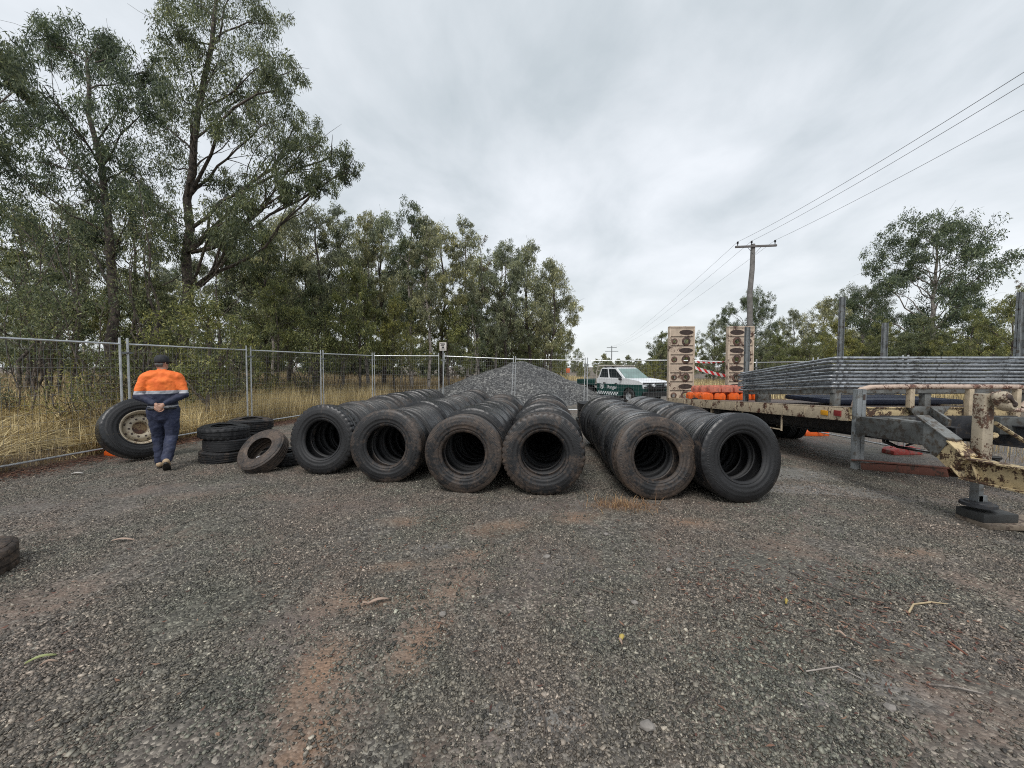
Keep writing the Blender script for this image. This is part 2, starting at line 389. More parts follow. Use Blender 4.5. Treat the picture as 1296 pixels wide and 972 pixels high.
L_GREY = leafmat('pale_gum_leaves', (0.131, 0.147, 0.103), (0.245, 0.265, 0.181), (0.367, 0.369, 0.236))
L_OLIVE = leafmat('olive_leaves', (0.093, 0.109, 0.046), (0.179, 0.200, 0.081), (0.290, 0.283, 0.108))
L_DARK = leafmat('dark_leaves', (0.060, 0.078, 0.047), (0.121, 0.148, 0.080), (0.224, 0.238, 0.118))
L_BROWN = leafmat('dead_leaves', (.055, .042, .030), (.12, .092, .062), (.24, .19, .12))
M_BARK = paint('bark', (.11, .088, .072), .85, .5, 4, dirt=(.03, .024, .02), dirt_amt=.4, bmp=.6)
M_BARKP = paint('pale_bark', (.34, .30, .265), .8, .4, 3, dirt=(.06, .048, .04), dirt_amt=.35, bmp=.5)
def grassmat(name, a, b_, c_):
    m, t, b = newmat(name); geo = N(t, 'ShaderNodeNewGeometry')
    c = ramp(t, geo.outputs['Random Per Island'], [(0, a), (.55, b_), (1, c_)])
    big = noise(t, .7, 4, .6, vec=geo.outputs['Position'])
    c = mixc(t, 1.0, c, ramp(t, big, [(.35, (.68, .66, .60)), (.62, (1.1, 1.08, 1.03))]), 'MULTIPLY')
    LK(t, c, b.inputs['Base Color']); b.inputs['Roughness'].default_value = .6
    return m
G_DRY = grassmat('dry_grass', (.13, .095, .055), (.36, .27, .145), (.62, .50, .30))
G_STRAW = grassmat('straw_grass', (.24, .18, .085), (.56, .44, .22), (.86, .73, .42))

# ------------------------------------------------------------------ the ground, one sheet to the horizon
rng = np.random.default_rng(7)
def axis(segs):
    out = []
    for a, b, s in segs: out += list(np.arange(a, b-1e-6, s))
    out.append(segs[-1][1]); return np.array(out)
xs = axis([(-1500, -300, 300), (-300, -60, 40), (-60, -20, 4), (-20, -10, .8), (-10, 10, .1), (10, 20, .8), (20, 60, 4), (60, 300, 40), (300, 1500, 300)])
ys = axis([(-300, -20, 40), (-20, -4, 4), (-4, .6, .4), (.6, 8, .08), (8, 20, .25), (20, 60, 2), (60, 300, 20), (300, 1500, 200)])
GX, GY = np.meshgrid(xs, ys)
def vnoise(X, Y, s, seed):
    """smooth value noise"""
    r = np.random.default_rng(seed).random((256, 256)); x = X*s+100.3; y = Y*s+77.7
    xi = np.floor(x).astype(int); yi = np.floor(y).astype(int); fx = x-xi; fy = y-yi; fx = fx*fx*(3-2*fx); fy = fy*fy*(3-2*fy)
    g = lambda i, j: r[(xi+i) % 256, (yi+j) % 256]
    return (g(0, 0)*(1-fx)+g(1, 0)*fx)*(1-fy) + (g(0, 1)*(1-fx)+g(1, 1)*fx)*fy
def fbm(X, Y, s, seed): return .55*vnoise(X, Y, s, seed)+.3*vnoise(X, Y, s*2.1, seed+1)+.15*vnoise(X, Y, s*4.3, seed+2)
def micro(X, Y):
    near = ss((12-np.asarray(Y))/6)*ss((11-np.abs(X))/2)
    return near*(.045*(fbm(X, Y, .8, 3)-.5) + .022*(fbm(X, Y, 5, 9)-.5))
def ground_z(X, Y): return gz(X, Y) + micro(X, Y)
GZ = ground_z(GX, GY)
V = np.stack([GX, GY, GZ], -1).reshape(-1, 3)
nx, ny = len(xs), len(ys); ii = np.arange(nx*ny).reshape(ny, nx)
F = np.stack([ii[:-1, :-1], ii[:-1, 1:], ii[1:, 1:], ii[1:, :-1]], -1).reshape(-1, 4)
me = fast_mesh('ground', V, F)
me.polygons.foreach_set('use_smooth', [True]*len(me.polygons))
FENCE = [(-8.15, 1.8), (-8.05, 4.75), (-7.62, 7.72), (-7.12, 10.6), (-6.45, 13.3), (-5.59, 15.8), (-2.94, 16.2), (.06, 16.0), (2.96, 15.6), (6.07, 14.8), (8.55, 13.7), (8.62, 11.1), (8.8, 8.75), (9.05, 6.0), (9.3, 3.1)]
def fence_x_left(Y):
    f = FENCE[:6]; return np.interp(Y, [p[1] for p in f], [p[0] for p in f])
def blob(cx, cy, rx, ry, ang=0, soft=.5):
    c, s = math.cos(ang), math.sin(ang); dx = GX-cx; dy = GY-cy
    u = (dx*c+dy*s)/rx; v = (-dx*s+dy*c)/ry; d = np.sqrt(u*u+v*v) + (fbm(GX, GY, 1.6, 31)-.5)*.9
    return np.clip((1-d)/soft, 0, 1)
def pblob(px, py, rx, ry, ang=0, soft=.5):
    p = gp(px, py); return blob(p.x, p.y, rx, ry, ang, soft)
orange = np.zeros_like(GX); pale = orange.copy(); mud = orange.copy(); litter = orange.copy()
for a in [(575, 745, .26, .55, -.5, .8), (545, 795, .22, .32, -.3, .8), (520, 830, .18, .22, -.2, .9), (405, 860, .22, .5, .12, .9), (385, 945, .22, .35, .1, .9), (470, 760, .5, .18, 0, 1), (600, 700, .3, .22, .3, .9), (500, 715, .55, .12, .2, 1), (640, 665, .5, .25, .5, 1), (730, 655, .4, .2, .3, .9), (785, 640, .5, .25, 0, .7), (520, 660, .5, .2, .1, 1), (1150, 700, .5, .15, .1, 1), (870, 660, .4, .2, 0, 1)]:
    orange = np.maximum(orange, .95*pblob(*a))
for a in [(1028, 880, .13, .09, 0, .8), (650, 915, .3, .2, .3, 1), (1110, 860, .35, .14, -.4, .9), (1085, 622, 1.5, .30, -.10, .25), (1085, 622, 1.5, .30, -.10, .25), (1000, 600, .9, .4, 0, .4), (700, 900, .2, .2, 0, 1), (560, 690, .3, .1, 0, 1)]:
    pale = np.maximum(pale, .75*pblob(*a))
for a in [(1000, 730, .9, .3, -.3, 1), (1180, 800, .9, .35, -.4, 1), (60, 640, 1.8, .5, 0, .9), (640, 720, 1.1, .5, .3, 1), (850, 700, .8, .3, 0, 1), (360, 790, .5, .4, 0, 1), (200, 620, 1.4, .35, .1, 1), (420, 640, 1.5, .4, 0, 1), (1080, 650, 1.6, .2, -.1, .8), (700, 640, 2.5, .3, 0, .9)]:
    mud = np.maximum(mud, .75*pblob(*a))
fx = fence_x_left(GY)
litter = np.clip(1-np.abs(GX-fx-.12)/.5 + (fbm(GX, GY, 3, 50)-.5)*.9, 0, 1)*(GY < 15)
hd = np.hypot((GX-.55)/1.0, (GY-20.8)/1.0)
yard = (GX > fx)*((GY < 16.6) | ((GX > -3.5) & (GY < 30)) | ((GX > -1+(GY-30)*.06) & (GX < 11+(GY-30)*.12) & (GY < 75)))
yard = yard & ~((GX > 9.6+.5*(fbm(GX, GY, .5, 5)-.5)) & (GY > 14) & (GX > 9.6+(GY-14)*.10))
soil = 1.0 - yard.astype(float)
soil[(GY < 12) & (GX > 0)] = 0
for nme, arr in (('orange', orange), ('pale', pale), ('mud', mud), ('litter', litter), ('soil', soil)):
    a = me.attributes.new(nme, 'FLOAT', 'POINT'); a.data.foreach_set('value', arr.astype(np.float32).ravel())
g = link('ground', me, M_GROUND); tag(g, kind='structure')

# loose stones on the near ground
def ico():
    bm = bmesh.new(); bmesh.ops.create_icosphere(bm, subdivisions=1, radius=1)
    v = np.array([x.co[:] for x in bm.verts]); f = np.array([[y.index for y in x.verts] for x in bm.faces]); bm.free(); return v, f
def oct_():
    v = np.array([(1, 0, 0), (0, 1, 0), (-1, 0, 0), (0, -1, 0), (0, 0, 1), (0, 0, -1)], float)
    f = np.array([(0, 1, 4), (1, 2, 4), (2, 3, 4), (3, 0, 4), (1, 0, 5), (2, 1, 5), (3, 2, 5), (0, 3, 5)]); return v, f
def cube_():
    v = np.array([(x, y, z) for x in (-1, 1) for y in (-1, 1) for z in (-1, 1)], float)*.68
    f = np.array([(0, 1, 3), (0, 3, 2), (4, 6, 7), (4, 7, 5), (0, 4, 5), (0, 5, 1), (2, 3, 7), (2, 7, 6), (0, 2, 6), (0, 6, 4), (1, 5, 7), (1, 7, 3)]); return v, f
def rocks(name, P, S, base, m, jit=.28, flat=(.45, .85), kind='stuff', seed=1):
    r = np.random.default_rng(seed); bv, bf = base; n = len(P); k = len(bv)
    V = np.repeat(bv[None], n, 0) * (1 + r.uniform(-jit, jit, (n, k, 1)))
    V *= np.stack([r.uniform(.8, 1.35, n), r.uniform(.6, 1, n), r.uniform(*flat, n)], -1)[:, None] * S[:, None, None]
    a, b, c = r.uniform(0, 2*PI, n), r.normal(0, .35, n), r.normal(0, .35, n)
    ca, sa, cb, sb, cc, sc = np.cos(a), np.sin(a), np.cos(b), np.sin(b), np.cos(c), np.sin(c)
    x, y, z = V[..., 0], V[..., 1], V[..., 2]
    y, z = y*cb[:, None]-z*sb[:, None], y*sb[:, None]+z*cb[:, None]
    x, z = x*cc[:, None]+z*sc[:, None], -x*sc[:, None]+z*cc[:, None]
    x, y = x*ca[:, None]-y*sa[:, None], x*sa[:, None]+y*ca[:, None]
    V = np.stack([x, y, z], -1) + P[:, None]
    F = (bf[None] + (np.arange(n)*k)[:, None, None]).reshape(-1, bf.shape[1])
    me = fast_mesh(name, V.reshape(-1, 3), F); o = link(name, me, m)
    return o
def sample_area(n, fn):
    r = np.random.default_rng(n); out = []
    while sum(len(x) for x in out) < n:
        Y = 1.15 + (7.2-1.15)*r.random(n)**1.0; X = r.uniform(-1.45, 1.45, n)*(Y+.8)
        keep = r.random(n) < fn(X, Y)*(Y+.8)/8.0
        out.append(np.stack([X[keep], Y[keep]], -1))
    return np.concatenate(out)[:n]
def lookup(arr, X, Y):
    i = np.clip(np.searchsorted(ys, Y), 0, ny-1); j = np.clip(np.searchsorted(xs, X), 0, nx-1); return arr[i, j]
def dens(X, Y):
    d = np.clip((2.7/Y)**1.35, .16, 1.0)
    soft = 1-.88*np.clip(lookup(orange, X, Y)+lookup(pale, X, Y)*1.0+.6*lookup(mud, X, Y), 0, 1)
    d = d*soft*np.clip(.25+2.6*(fbm(X, Y, 1.6, 71)-.33), .12, 1.3)
    return np.clip(d, 0, 1)*(X > fence_x_left(Y)+.1)
P = sample_area(330000, dens); Z = ground_z(P[:, 0], P[:, 1])
S = np.random.default_rng(3).lognormal(-5.16, .38, len(P)); S = np.clip(S, .0028, .015)
P3 = np.stack([P[:, 0], P[:, 1], Z+S*.15], -1)
near = P[:, 1] < 3.0
o = rocks('gravel', P3[near], S[near]*1.05, cube_(), M_STONE, jit=.42, flat=(.35, .8), seed=4); tag(o, 'loose dark crushed rock covering the yard in the foreground', 'gravel', kind='stuff')
o = rocks('gravel', P3[~near], S[~near], cube_(), M_STONE, seed=5); tag(o, 'loose dark crushed rock covering the yard further off', 'gravel', kind='stuff')

# ------------------------------------------------------------------ grass and litter
def blades(name, P, H, Wd, lean, m, seed=0, segs=3):
    r = np.random.default_rng(seed); n = len(P); az = r.uniform(0, 2*PI, n); dr = np.stack([np.cos(az), np.sin(az)], -1)
    sa = az + PI/2 + r.normal(0, .5, n); sd_ = np.stack([np.cos(sa), np.sin(sa)], -1)
    V = np.zeros((n, 2*(segs+1), 3))
    for i in range(segs+1):
        t = i/segs; off = lean*H*(t**1.7); zz = H*(t - .35*np.clip(lean, 0, 1.5)*t**2)
        w = Wd*(1-t)**.7*.5 + .0004
        for j, s in enumerate((-1, 1)):
            V[:, 2*i+j, 0] = P[:, 0] + dr[:, 0]*off + sd_[:, 0]*w*s
            V[:, 2*i+j, 1] = P[:, 1] + dr[:, 1]*off + sd_[:, 1]*w*s
            V[:, 2*i+j, 2] = P[:, 2] + zz
    f = np.array([(2*i, 2*i+1, 2*i+3, 2*i+2) for i in range(segs)])
    F = (f[None] + (np.arange(n)*2*(segs+1))[:, None, None]).reshape(-1, 4)
    return link(name, fast_mesh(name, V.reshape(-1, 3), F), m)
r = np.random.default_rng(21)
def clumped(n, x0, x1, y0, y1, nc, sd_, seed):
    q = np.random.default_rng(seed); C = np.stack([q.uniform(x0, x1, nc), q.uniform(y0, y1, nc)], -1)
    i = q.integers(0, nc, n); return C[i] + q.normal(0, sd_, (n, 2)), i
def grass_field(name, n, x0, x1, y0, y1, nc, sd_, h, w, lean, m, cond, seed, label):
    P, ci = clumped(n, x0, x1, y0, y1, nc, sd_, seed); k = cond(P[:, 0], P[:, 1]); P = P[k]; ci = ci[k]
    q = np.random.default_rng(seed+1); hc = q.uniform(.55, 1.25, nc)[ci]
    H = h*hc*q.uniform(.5, 1.2, len(P)); L = np.abs(q.normal(lean, lean*.6, len(P)))
    P3 = np.column_stack([P, ground_z(P[:, 0], P[:, 1])-.02])
    o = blades(name, P3, H, w*q.uniform(.6, 1.3, len(P)), L, m, seed+2); tag(o, label, 'grass', kind='stuff'); return o
beyond = lambda X, Y: X < fence_x_left(Y)-.12
grass_field('tussock_grass', 34000, -15, -7.6, 3, 10.5, 80, .15, .85, .013, 1.0, G_STRAW, beyond, 100, 'arching straw coloured tussock grass behind the nearest fence panels')
grass_field('dry_grass', 60000, -17, -6.2, 3, 17, 2600, .14, .40, .007, .35, G_DRY, beyond, 110, 'low brown dry grass along the back of the fence')
grass_field('tall_grass', 60000, -15, -4.5, 9.6, 20, 900, .2, .78, .009, .22, G_STRAW, lambda X, Y: beyond(X, Y) & ((Y > 16.6) | (X < fence_x_left(Y)-.25)), 120, 'tall tan seeding grass standing beyond the left fence')
grass_field('woodland_grass', 70000, -48, -2.0, 16.8, 48, 2600, .5, .75, .028, .25, G_DRY, lambda X, Y: (X < -3.3-(Y-17)*.0)|(Y > 26), 130, 'dry grass on the floor of the bush')
grass_field('field_grass', 36000, 7, 40, 18, 55, 1500, .5, .75, .03, .25, G_STRAW, lambda X, Y: (X > 10.2+(Y-14)*.12), 140, 'yellow grass field behind the utility truck and the ramps')
grass_field('verge_grass', 9000, -4, 12, 62, 95, 500, .8, .7, .07, .2, G_STRAW, lambda X, Y: X < 60, 150, 'yellow grass strip at the far end of the gravel road')
grass_field('roadside_grass', 9000, 9.7, 16, 2, 22, 400, .2, .5, .01, .3, G_DRY, lambda X, Y: X > 9.9, 160, 'dry grass outside the right hand fence')
# leaf litter: little curled flakes
def flakes(name, P, L, Wd, m, seed, label):
    q = np.random.default_rng(seed); n = len(P); a = q.uniform(0, 2*PI, n); c, s = np.cos(a), np.sin(a)
    b = np.array([(-.5, 0, .1), (0, -.5, 0), (.5, 0, .12), (0, .5, 0.02)])
    V = np.zeros((n, 4, 3)); x = b[None, :, 0]*L[:, None]; y = b[None, :, 1]*Wd[:, None]; z = b[None, :, 2]*L[:, None]*q.uniform(-1, 1.5, (n, 1))
    V[..., 0] = x*c[:, None]-y*s[:, None]; V[..., 1] = x*s[:, None]+y*c[:, None]; V[..., 2] = z+.006
    V += P[:, None]
    F = np.arange(n*4).reshape(-1, 4); o = link(name, fast_mesh(name, V.reshape(-1, 3), F), m); tag(o, label, 'leaf litter', kind='stuff'); return o
M_LIT = grassmat('fallen_leaves', (.05, .022, .016), (.14, .06, .042), (.30, .18, .12))
Yl = r.uniform(3, 14, 9000); Xl = fence_x_left(Yl)+r.normal(.15, .22, 9000)
flakes('leaf_litter', np.stack([Xl, Yl, ground_z(Xl, Yl)+.004], -1), r.uniform(.03, .09, 9000), r.uniform(.012, .025, 9000), M_LIT, 5, 'red brown fallen leaves strewn along the foot of the left fence')
pts = []
for (px, py, sx, sy, n) in [(990, 740, .55, .22, 260), (1060, 790, .35, .2, 120), (1180, 830, .6, .3, 120), (720, 850, 2.2, 1.0, 150), (560, 700, .9, .5, 80), (1230, 880, .4, .25, 60), (300, 760, 1.6, .8, 60), (920, 700, .6, .3, 60)]:
    c = gp(px, py); q = r.normal(0, 1, (n, 2))*[sx, sy]; pts.append(q+[c.x, c.y])
pts = np.concatenate(pts); pts = pts[(pts[:, 1] > 1.2)]
flakes('leaf_litter', np.column_stack([pts, ground_z(pts[:, 0], pts[:, 1])+.010]), r.uniform(.02, .065, len(pts)), r.uniform(.008, .016, len(pts)), M_LIT, 6, 'scraps of bark and dead leaf scattered over the gravel yard')

# ------------------------------------------------------------------ trees
def tube_np(path, radii, n):
    """path (k,3) radii (k,) -> verts, faces"""
    path = np.asarray(path, float); k = len(path); d = np.gradient(path, axis=0); d /= np.linalg.norm(d, axis=1)[:, None]+1e-9
    up = np.where(np.abs(d[:, 2:3]) > .9, [[1., 0, 0]], [[0, 0, 1.]]); a = np.cross(d, up); a /= np.linalg.norm(a, axis=1)[:, None]+1e-9
    for i in range(1, k):                                  # keep the frame from flipping
        a[i] = a[i-1]-d[i]*np.dot(a[i-1], d[i]); a[i] /= np.linalg.norm(a[i])+1e-9
    b = np.cross(d, a); t = np.arange(n)*2*PI/n
    V = path[:, None] + (a[:, None]*np.cos(t)[None, :, None] + b[:, None]*np.sin(t)[None, :, None])*np.asarray(radii)[:, None, None]
    i = np.arange(k-1)[:, None]*n; j = np.arange(n)[None]; j2 = (j+1) % n
    F = np.stack([i+j, i+j2, i+n+j2, i+n+j], -1).reshape(-1, 4); return V.reshape(-1, 3), F
class Wood:
    def __init__(s): s.V = []; s.F = []; s.n = 0
    def add(s, path, radii, n=6):
        V, F = tube_np(path, radii, n); s.V.append(V); s.F.append(F+s.n); s.n += len(V)
    def mesh(s, name): 
        me = fast_mesh(name, np.concatenate(s.V), np.concatenate(s.F)); me.polygons.foreach_set('use_smooth', [True]*len(me.polygons)); return me
def curve(a, b, q, wob=.08, bow=.15, k=7):
    a, b = np.asarray(a, float), np.asarray(b, float); t = np.linspace(0, 1, k)[:, None]; L = np.linalg.norm(b-a)
    p = a+(b-a)*t; p[:, 2] += (np.sin(t[:, 0]*PI)*bow*L); w = q.normal(0, wob*L, (k, 3)); w[0] = 0; w[-1] = 0
    w = (w+np.roll(w, 1, 0)+np.roll(w, -1, 0))/3; w[0] = 0; w[-1] = 0; return p+w
def leaves(C, per, rad, ll, lw, q, droop=.75):
    """clumps of narrow hanging leaves around centres C"""
    n = len(C)*per; c = np.repeat(C, per, 0); off = q.normal(0, 1, (n, 3)); off /= np.linalg.norm(off, axis=1)[:, None]+1e-9
    off *= (q.random((n, 1))**.45)*np.repeat(rad, per)[:, None]; off[:, 2] *= 1.15
    d = q.normal(0, 1, (n, 3)); d[:, 2] -= droop*2.2; d /= np.linalg.norm(d, axis=1)[:, None]
    s = np.cross(d, q.normal(0, 1, (n, 3))); s /= np.linalg.norm(s, axis=1)[:, None]+1e-9
    L = ll*q.uniform(.6, 1.25, n)[:, None]; w = lw*q.uniform(.7, 1.2, n)[:, None]; b = c+off
    V = np.stack([b, b+d*L*.45+s*w*.5, b+d*L, b+d*L*.45-s*w*.5], 1)
    return V.reshape(-1, 3), np.arange(n*4).reshape(-1, 4)
def make_tree(seed, blobs, trunk, r0, leaf_mat, bark, per_blob=14, per=60, ll=.15, lw=.035, attach=None, forks=None, droop=.75, sub=6):
    """blobs: (x, y, z, radius) clumps; trunk: list of points. Returns crown mesh, wood mesh"""
    q = np.random.default_rng(seed); w = Wood(); trunk = np.asarray(trunk, float)
    kk = 14; tt = np.linspace(0, 1, kk); ts = np.linspace(0, 1, len(trunk))
    tp = np.stack([np.interp(tt, ts, trunk[:, i]) for i in range(3)], -1); tp[1:-1, :2] += q.normal(0, .012*trunk[-1, 2]/3, (kk-2, 2))
    tr = r0*(1-.72*tt)+.0; tr[0] *= 1.35; w.add(tp, tr, 9)
    CC = []; RR = []
    for (x, y, z, rb) in blobs:
        b = np.array([x, y, z]); hd = np.hypot(x-tp[:, 0], y-tp[:, 1]); za = z - hd*q.uniform(.6, 1.1) - rb*.4
        i = int(np.clip(np.searchsorted(tp[:, 2], np.interp(0, [0, 1], [za[0], za[0]]) if False else np.median(za)), 3, kk-1))
        a = tp[i]; L = np.linalg.norm(b-a)
        if L < .2: continue
        rl = min(tr[i]*.5, .010+.009*L+.008*rb); p = curve(a, b, q, .05, -.06 if q.random() < .6 else .1, 8)
        w.add(p, np.linspace(rl, max(.008, rl*.3), 8), 6)
        for _ in range(sub):
            j = q.integers(4, 8); e = b + q.normal(0, 1, 3)*rb*.55; pp = curve(p[j], e, q, .08, .04, 5); r1 = max(.007, rl*.32)
            w.add(pp, np.linspace(r1, .004, 5), 4)
        n = max(3, int(per_blob*q.uniform(.75, 1.25))); o = q.normal(0, 1, (n, 3)); o /= np.linalg.norm(o, axis=1)[:, None]
        o *= (q.random((n, 1))**.5)*rb; o[:, 2] *= 1.0; CC.append(b+o); RR.append(q.uniform(.26, .5, n)*rb*.8)
    C = np.concatenate(CC); RD = np.concatenate(RR)
    V, F = leaves(C, per, RD, ll, lw, q, droop)
    return fast_mesh('crown', V, F), w.mesh('trunk')
def tree_obj(name, cm, wm, lm, bm_, loc, label, group=None, rz=0, sc=1, cat='tree'):
    e = empty(name, loc, rz); e.scale = (sc,)*3 if not isinstance(sc, tuple) else sc; tag(e, label, cat, group)
    for nm, me, m in (('crown', cm, lm), ('trunk', wm, bm_)):
        if len(me.materials) == 0: me.materials.append(m)
        o = bpy.data.objects.new(nm, me); col.objects.link(o); o.parent = e
    return e
def rel(blobs, Y, base, depth, q):
    out = []
    for px, py, rp in blobs:
        y = Y+q.normal(0, depth); p = at(px, py, y); out.append((p.x-base.x, p.y-base.y, p.z-base.z, 1.12*rp*Y/F_PX))
    return out
# the tall gum left of the middle
q = np.random.default_rng(11); Y0 = 15; base = at(228, 520, Y0); base.z = float(gz(base.x, base.y))
HB = [(250, 8, 42), (300, 20, 38), (345, 30, 30), (280, 62, 40), (335, 80, 32), (240, 80, 42), (215, 112, 44), (268, 118, 42), (318, 122, 38), (356, 95, 22), (205, 160, 38), (330, 160, 36), (372, 160, 26), (385, 188, 28), (350, 195, 32), (418, 200, 26), (438, 214, 18), (405, 232, 18), (295, 168, 30), (205, 205, 34), (335, 228, 28), (312, 262, 24), (290, 232, 22), (225, 40, 26), (245, 140, 30), (270, 285, 26), (215, 300, 26), (365, 240, 14), (300, 305, 26), (190, 250, 28), (250, -25, 40), (300, -30, 34)]
tp_ = [(0, 0, -.3)] + [tuple(at(px, py, Y0)-base) for px, py in [(232, 430), (238, 330), (236, 270), (245, 200), (255, 130), (270, 50), (275, -10)]]
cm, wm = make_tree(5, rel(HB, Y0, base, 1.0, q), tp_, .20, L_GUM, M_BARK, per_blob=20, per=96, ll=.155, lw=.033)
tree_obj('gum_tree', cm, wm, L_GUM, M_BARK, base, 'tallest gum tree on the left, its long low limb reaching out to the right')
# its broad neighbour on the left
q = np.random.default_rng(12); Y0 = 13.5; base = at(140, 520, Y0); base.z = float(gz(base.x, base.y))
HB = [(62, 58, 26), (92, 58, 30), (132, 60, 32), (160, 78, 32), (110, 98, 36), (55, 108, 34), (150, 128, 34), (82, 148, 38), (32, 150, 34), (130, 178, 38), (170, 205, 30), (62, 205, 38), (15, 215, 36), (110, 238, 34), (160, 262, 30), (25, 285, 34), (75, 300, 30), (120, 300, 26), (190, 130, 26), (185, 92, 22)]
tp_ = [(0, 0, -.3)] + [tuple(at(px, py, Y0)-base) for px, py in [(143, 430), (138, 350), (140, 280), (125, 220), (115, 150), (110, 80)]]
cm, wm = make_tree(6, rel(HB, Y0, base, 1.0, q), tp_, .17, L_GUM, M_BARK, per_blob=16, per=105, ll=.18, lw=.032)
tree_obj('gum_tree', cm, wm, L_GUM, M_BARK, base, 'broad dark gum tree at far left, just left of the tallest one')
q = np.random.default_rng(13); Y0 = 10; base = at(-110, 560, Y0); base.z = float(gz(base.x, base.y))
HB = [(-60, 60, 50), (-10, 55, 26), (8, 90, 20), (22, 112, 14), (-30, 130, 40), (-90, 130, 60), (-60, 220, 50), (0, 180, 18)]
tp_ = [(0, 0, -.3)] + [tuple(at(px, py, Y0)-base) for px, py in [(-108, 380), (-100, 250), (-80, 120), (-60, 50)]]
cm, wm = make_tree(7, rel(HB, Y0, base, .6, q), tp_, .16, L_GUM, M_BARK, per_blob=18, per=90, ll=.13, lw=.026)
tree_obj('gum_tree', cm, wm, L_GUM, M_BARK, base, 'gum tree mostly off the left edge, only twigs of its crown reaching in')

def gen_blobs(seed, H, c0, spread, n, rb, shape='oval', lean=0):
    q = np.random.default_rng(seed); out = []
    for i in range(n):
        t = (i+.5)/n; z = c0+(H-c0)*t
        if shape == 'oval': w = spread*math.sin(PI*min(1, .12+.88*t)**.9)**.7
        elif shape == 'top': w = spread*(.35+.65*math.sin(PI*t**.8))
        else: w = spread*(.9-.5*t)
        a = i*2.4+q.uniform(-.5, .5); rr = w*math.sqrt(q.uniform(.1, 1))
        out.append((rr*math.cos(a)+lean*t, rr*math.sin(a), z+q.normal(0, .25), rb*q.uniform(.65, 1.2)))
    return out
VAR = {}
def var(key, seed, H, c0, spread, n, rb, r0, lm, bm_, shape='oval', lean=0, stems=1, **kw):
    q = np.random.default_rng(seed*3+1)
    tr = [(0, 0, -.3), (q.normal(0, .15), q.normal(0, .15), H*.3), (lean*.4+q.normal(0, .25), q.normal(0, .2), H*.6), (lean*.8, 0, H*.93)]
    cm, wm = make_tree(seed, gen_blobs(seed, H, c0, spread, n, rb, shape, lean), tr, r0, lm, bm_, **kw)
    VAR[key] = (cm, wm, lm, bm_, H)
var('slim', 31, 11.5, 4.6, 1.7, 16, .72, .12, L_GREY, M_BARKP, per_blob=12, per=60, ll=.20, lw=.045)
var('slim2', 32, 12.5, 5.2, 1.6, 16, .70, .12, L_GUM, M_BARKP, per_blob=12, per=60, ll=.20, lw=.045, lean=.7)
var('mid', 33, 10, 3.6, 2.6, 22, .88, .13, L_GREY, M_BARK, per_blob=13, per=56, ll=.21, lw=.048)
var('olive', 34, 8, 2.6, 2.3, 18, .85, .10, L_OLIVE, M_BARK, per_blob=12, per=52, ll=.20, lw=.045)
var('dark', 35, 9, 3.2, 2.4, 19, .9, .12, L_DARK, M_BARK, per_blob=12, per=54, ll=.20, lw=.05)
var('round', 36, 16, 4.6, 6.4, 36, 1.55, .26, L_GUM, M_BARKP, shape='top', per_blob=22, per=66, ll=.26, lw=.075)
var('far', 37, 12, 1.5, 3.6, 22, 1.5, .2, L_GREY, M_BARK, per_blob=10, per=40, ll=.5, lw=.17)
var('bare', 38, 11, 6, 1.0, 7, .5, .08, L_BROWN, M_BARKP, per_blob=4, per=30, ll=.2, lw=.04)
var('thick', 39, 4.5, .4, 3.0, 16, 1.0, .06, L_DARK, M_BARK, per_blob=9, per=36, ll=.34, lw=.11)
def place(key, px, py_top, Y, label, group=None, name='gum_tree', rz=None, cat='tree'):
    cm, wm, lm, bm_, H = VAR[key]; p = at(px, py_top, Y); z0 = float(gz(p.x, p.y)); s = (p.z-z0)/(H+.5)
    return tree_obj(name, cm, wm, lm, bm_, (p.x, p.y, z0), label, group, rz if rz is not None else random.uniform(0, 6.28), (s*random.uniform(.9, 1.15), s*random.uniform(.9, 1.15), s), cat)
random.seed(4)
# trees one can tell apart in the left bush, from left to right along its skyline
named = [
 ('mid', 165, 228, 18, 'grey green gum filling the gap between the two big left trees'),
 ('mid', 90, 262, 17, 'grey green gum behind the trunk of the broad gum'),
 ('slim', 285, 250, 20, 'slim gum under the long low limb of the tallest tree'),
 ('dark', 22, 250, 17, 'dark bushy tree at the left edge, under the crown of the broad gum'),
 ('dark', 330, 272, 19, 'dark bushy tree just right of the tallest gum'),
 ('mid', 398, 262, 21, 'pale gum whose crown starts the long skyline right of the tallest gum'),
 ('slim', 430, 255, 22, 'slender pale gum with a wispy top left of the tallest slim one'),
 ('mid', 482, 272, 26, 'full pale gum filling the dip left of the highest slim one'),
 ('slim', 540, 268, 22, 'slender pale gum right beside the highest slim one'),
 ('mid', 360, 268, 24, 'pale gum behind the hanging end of the long low limb'),
 ('slim', 463, 262, 24, 'slender grey green gum beside the wispy topped one'),
 ('slim2', 517, 252, 23, 'slim gum standing highest of the row in the middle of the bush'),
 ('mid', 558, 285, 25, 'pale gum with a full crown right of the highest slim one'),
 ('slim', 590, 272, 25, 'slim pale gum leaning among the middle of the bush'),
 ('bare', 607, 285, 26, 'nearly bare tree with rusty dead leaves in the middle of the skyline'),
 ('mid', 640, 312, 27, 'grey green gum above the left slope of the gravel heap'),
 ('slim2', 628, 300, 29, 'thin dark gum behind the left slope of the gravel heap'),
 ('mid', 668, 308, 28, 'bushy gum right above the top of the gravel heap'),
 ('mid', 700, 330, 27, 'last big gum of the left bush, its crown hanging out to the right'),
 ('olive', 690, 395, 33, 'low olive tree at the right end of the bush behind the gravel heap')]
for k, px, py, Y, lb in named: place(k, px, py, Y, lb)
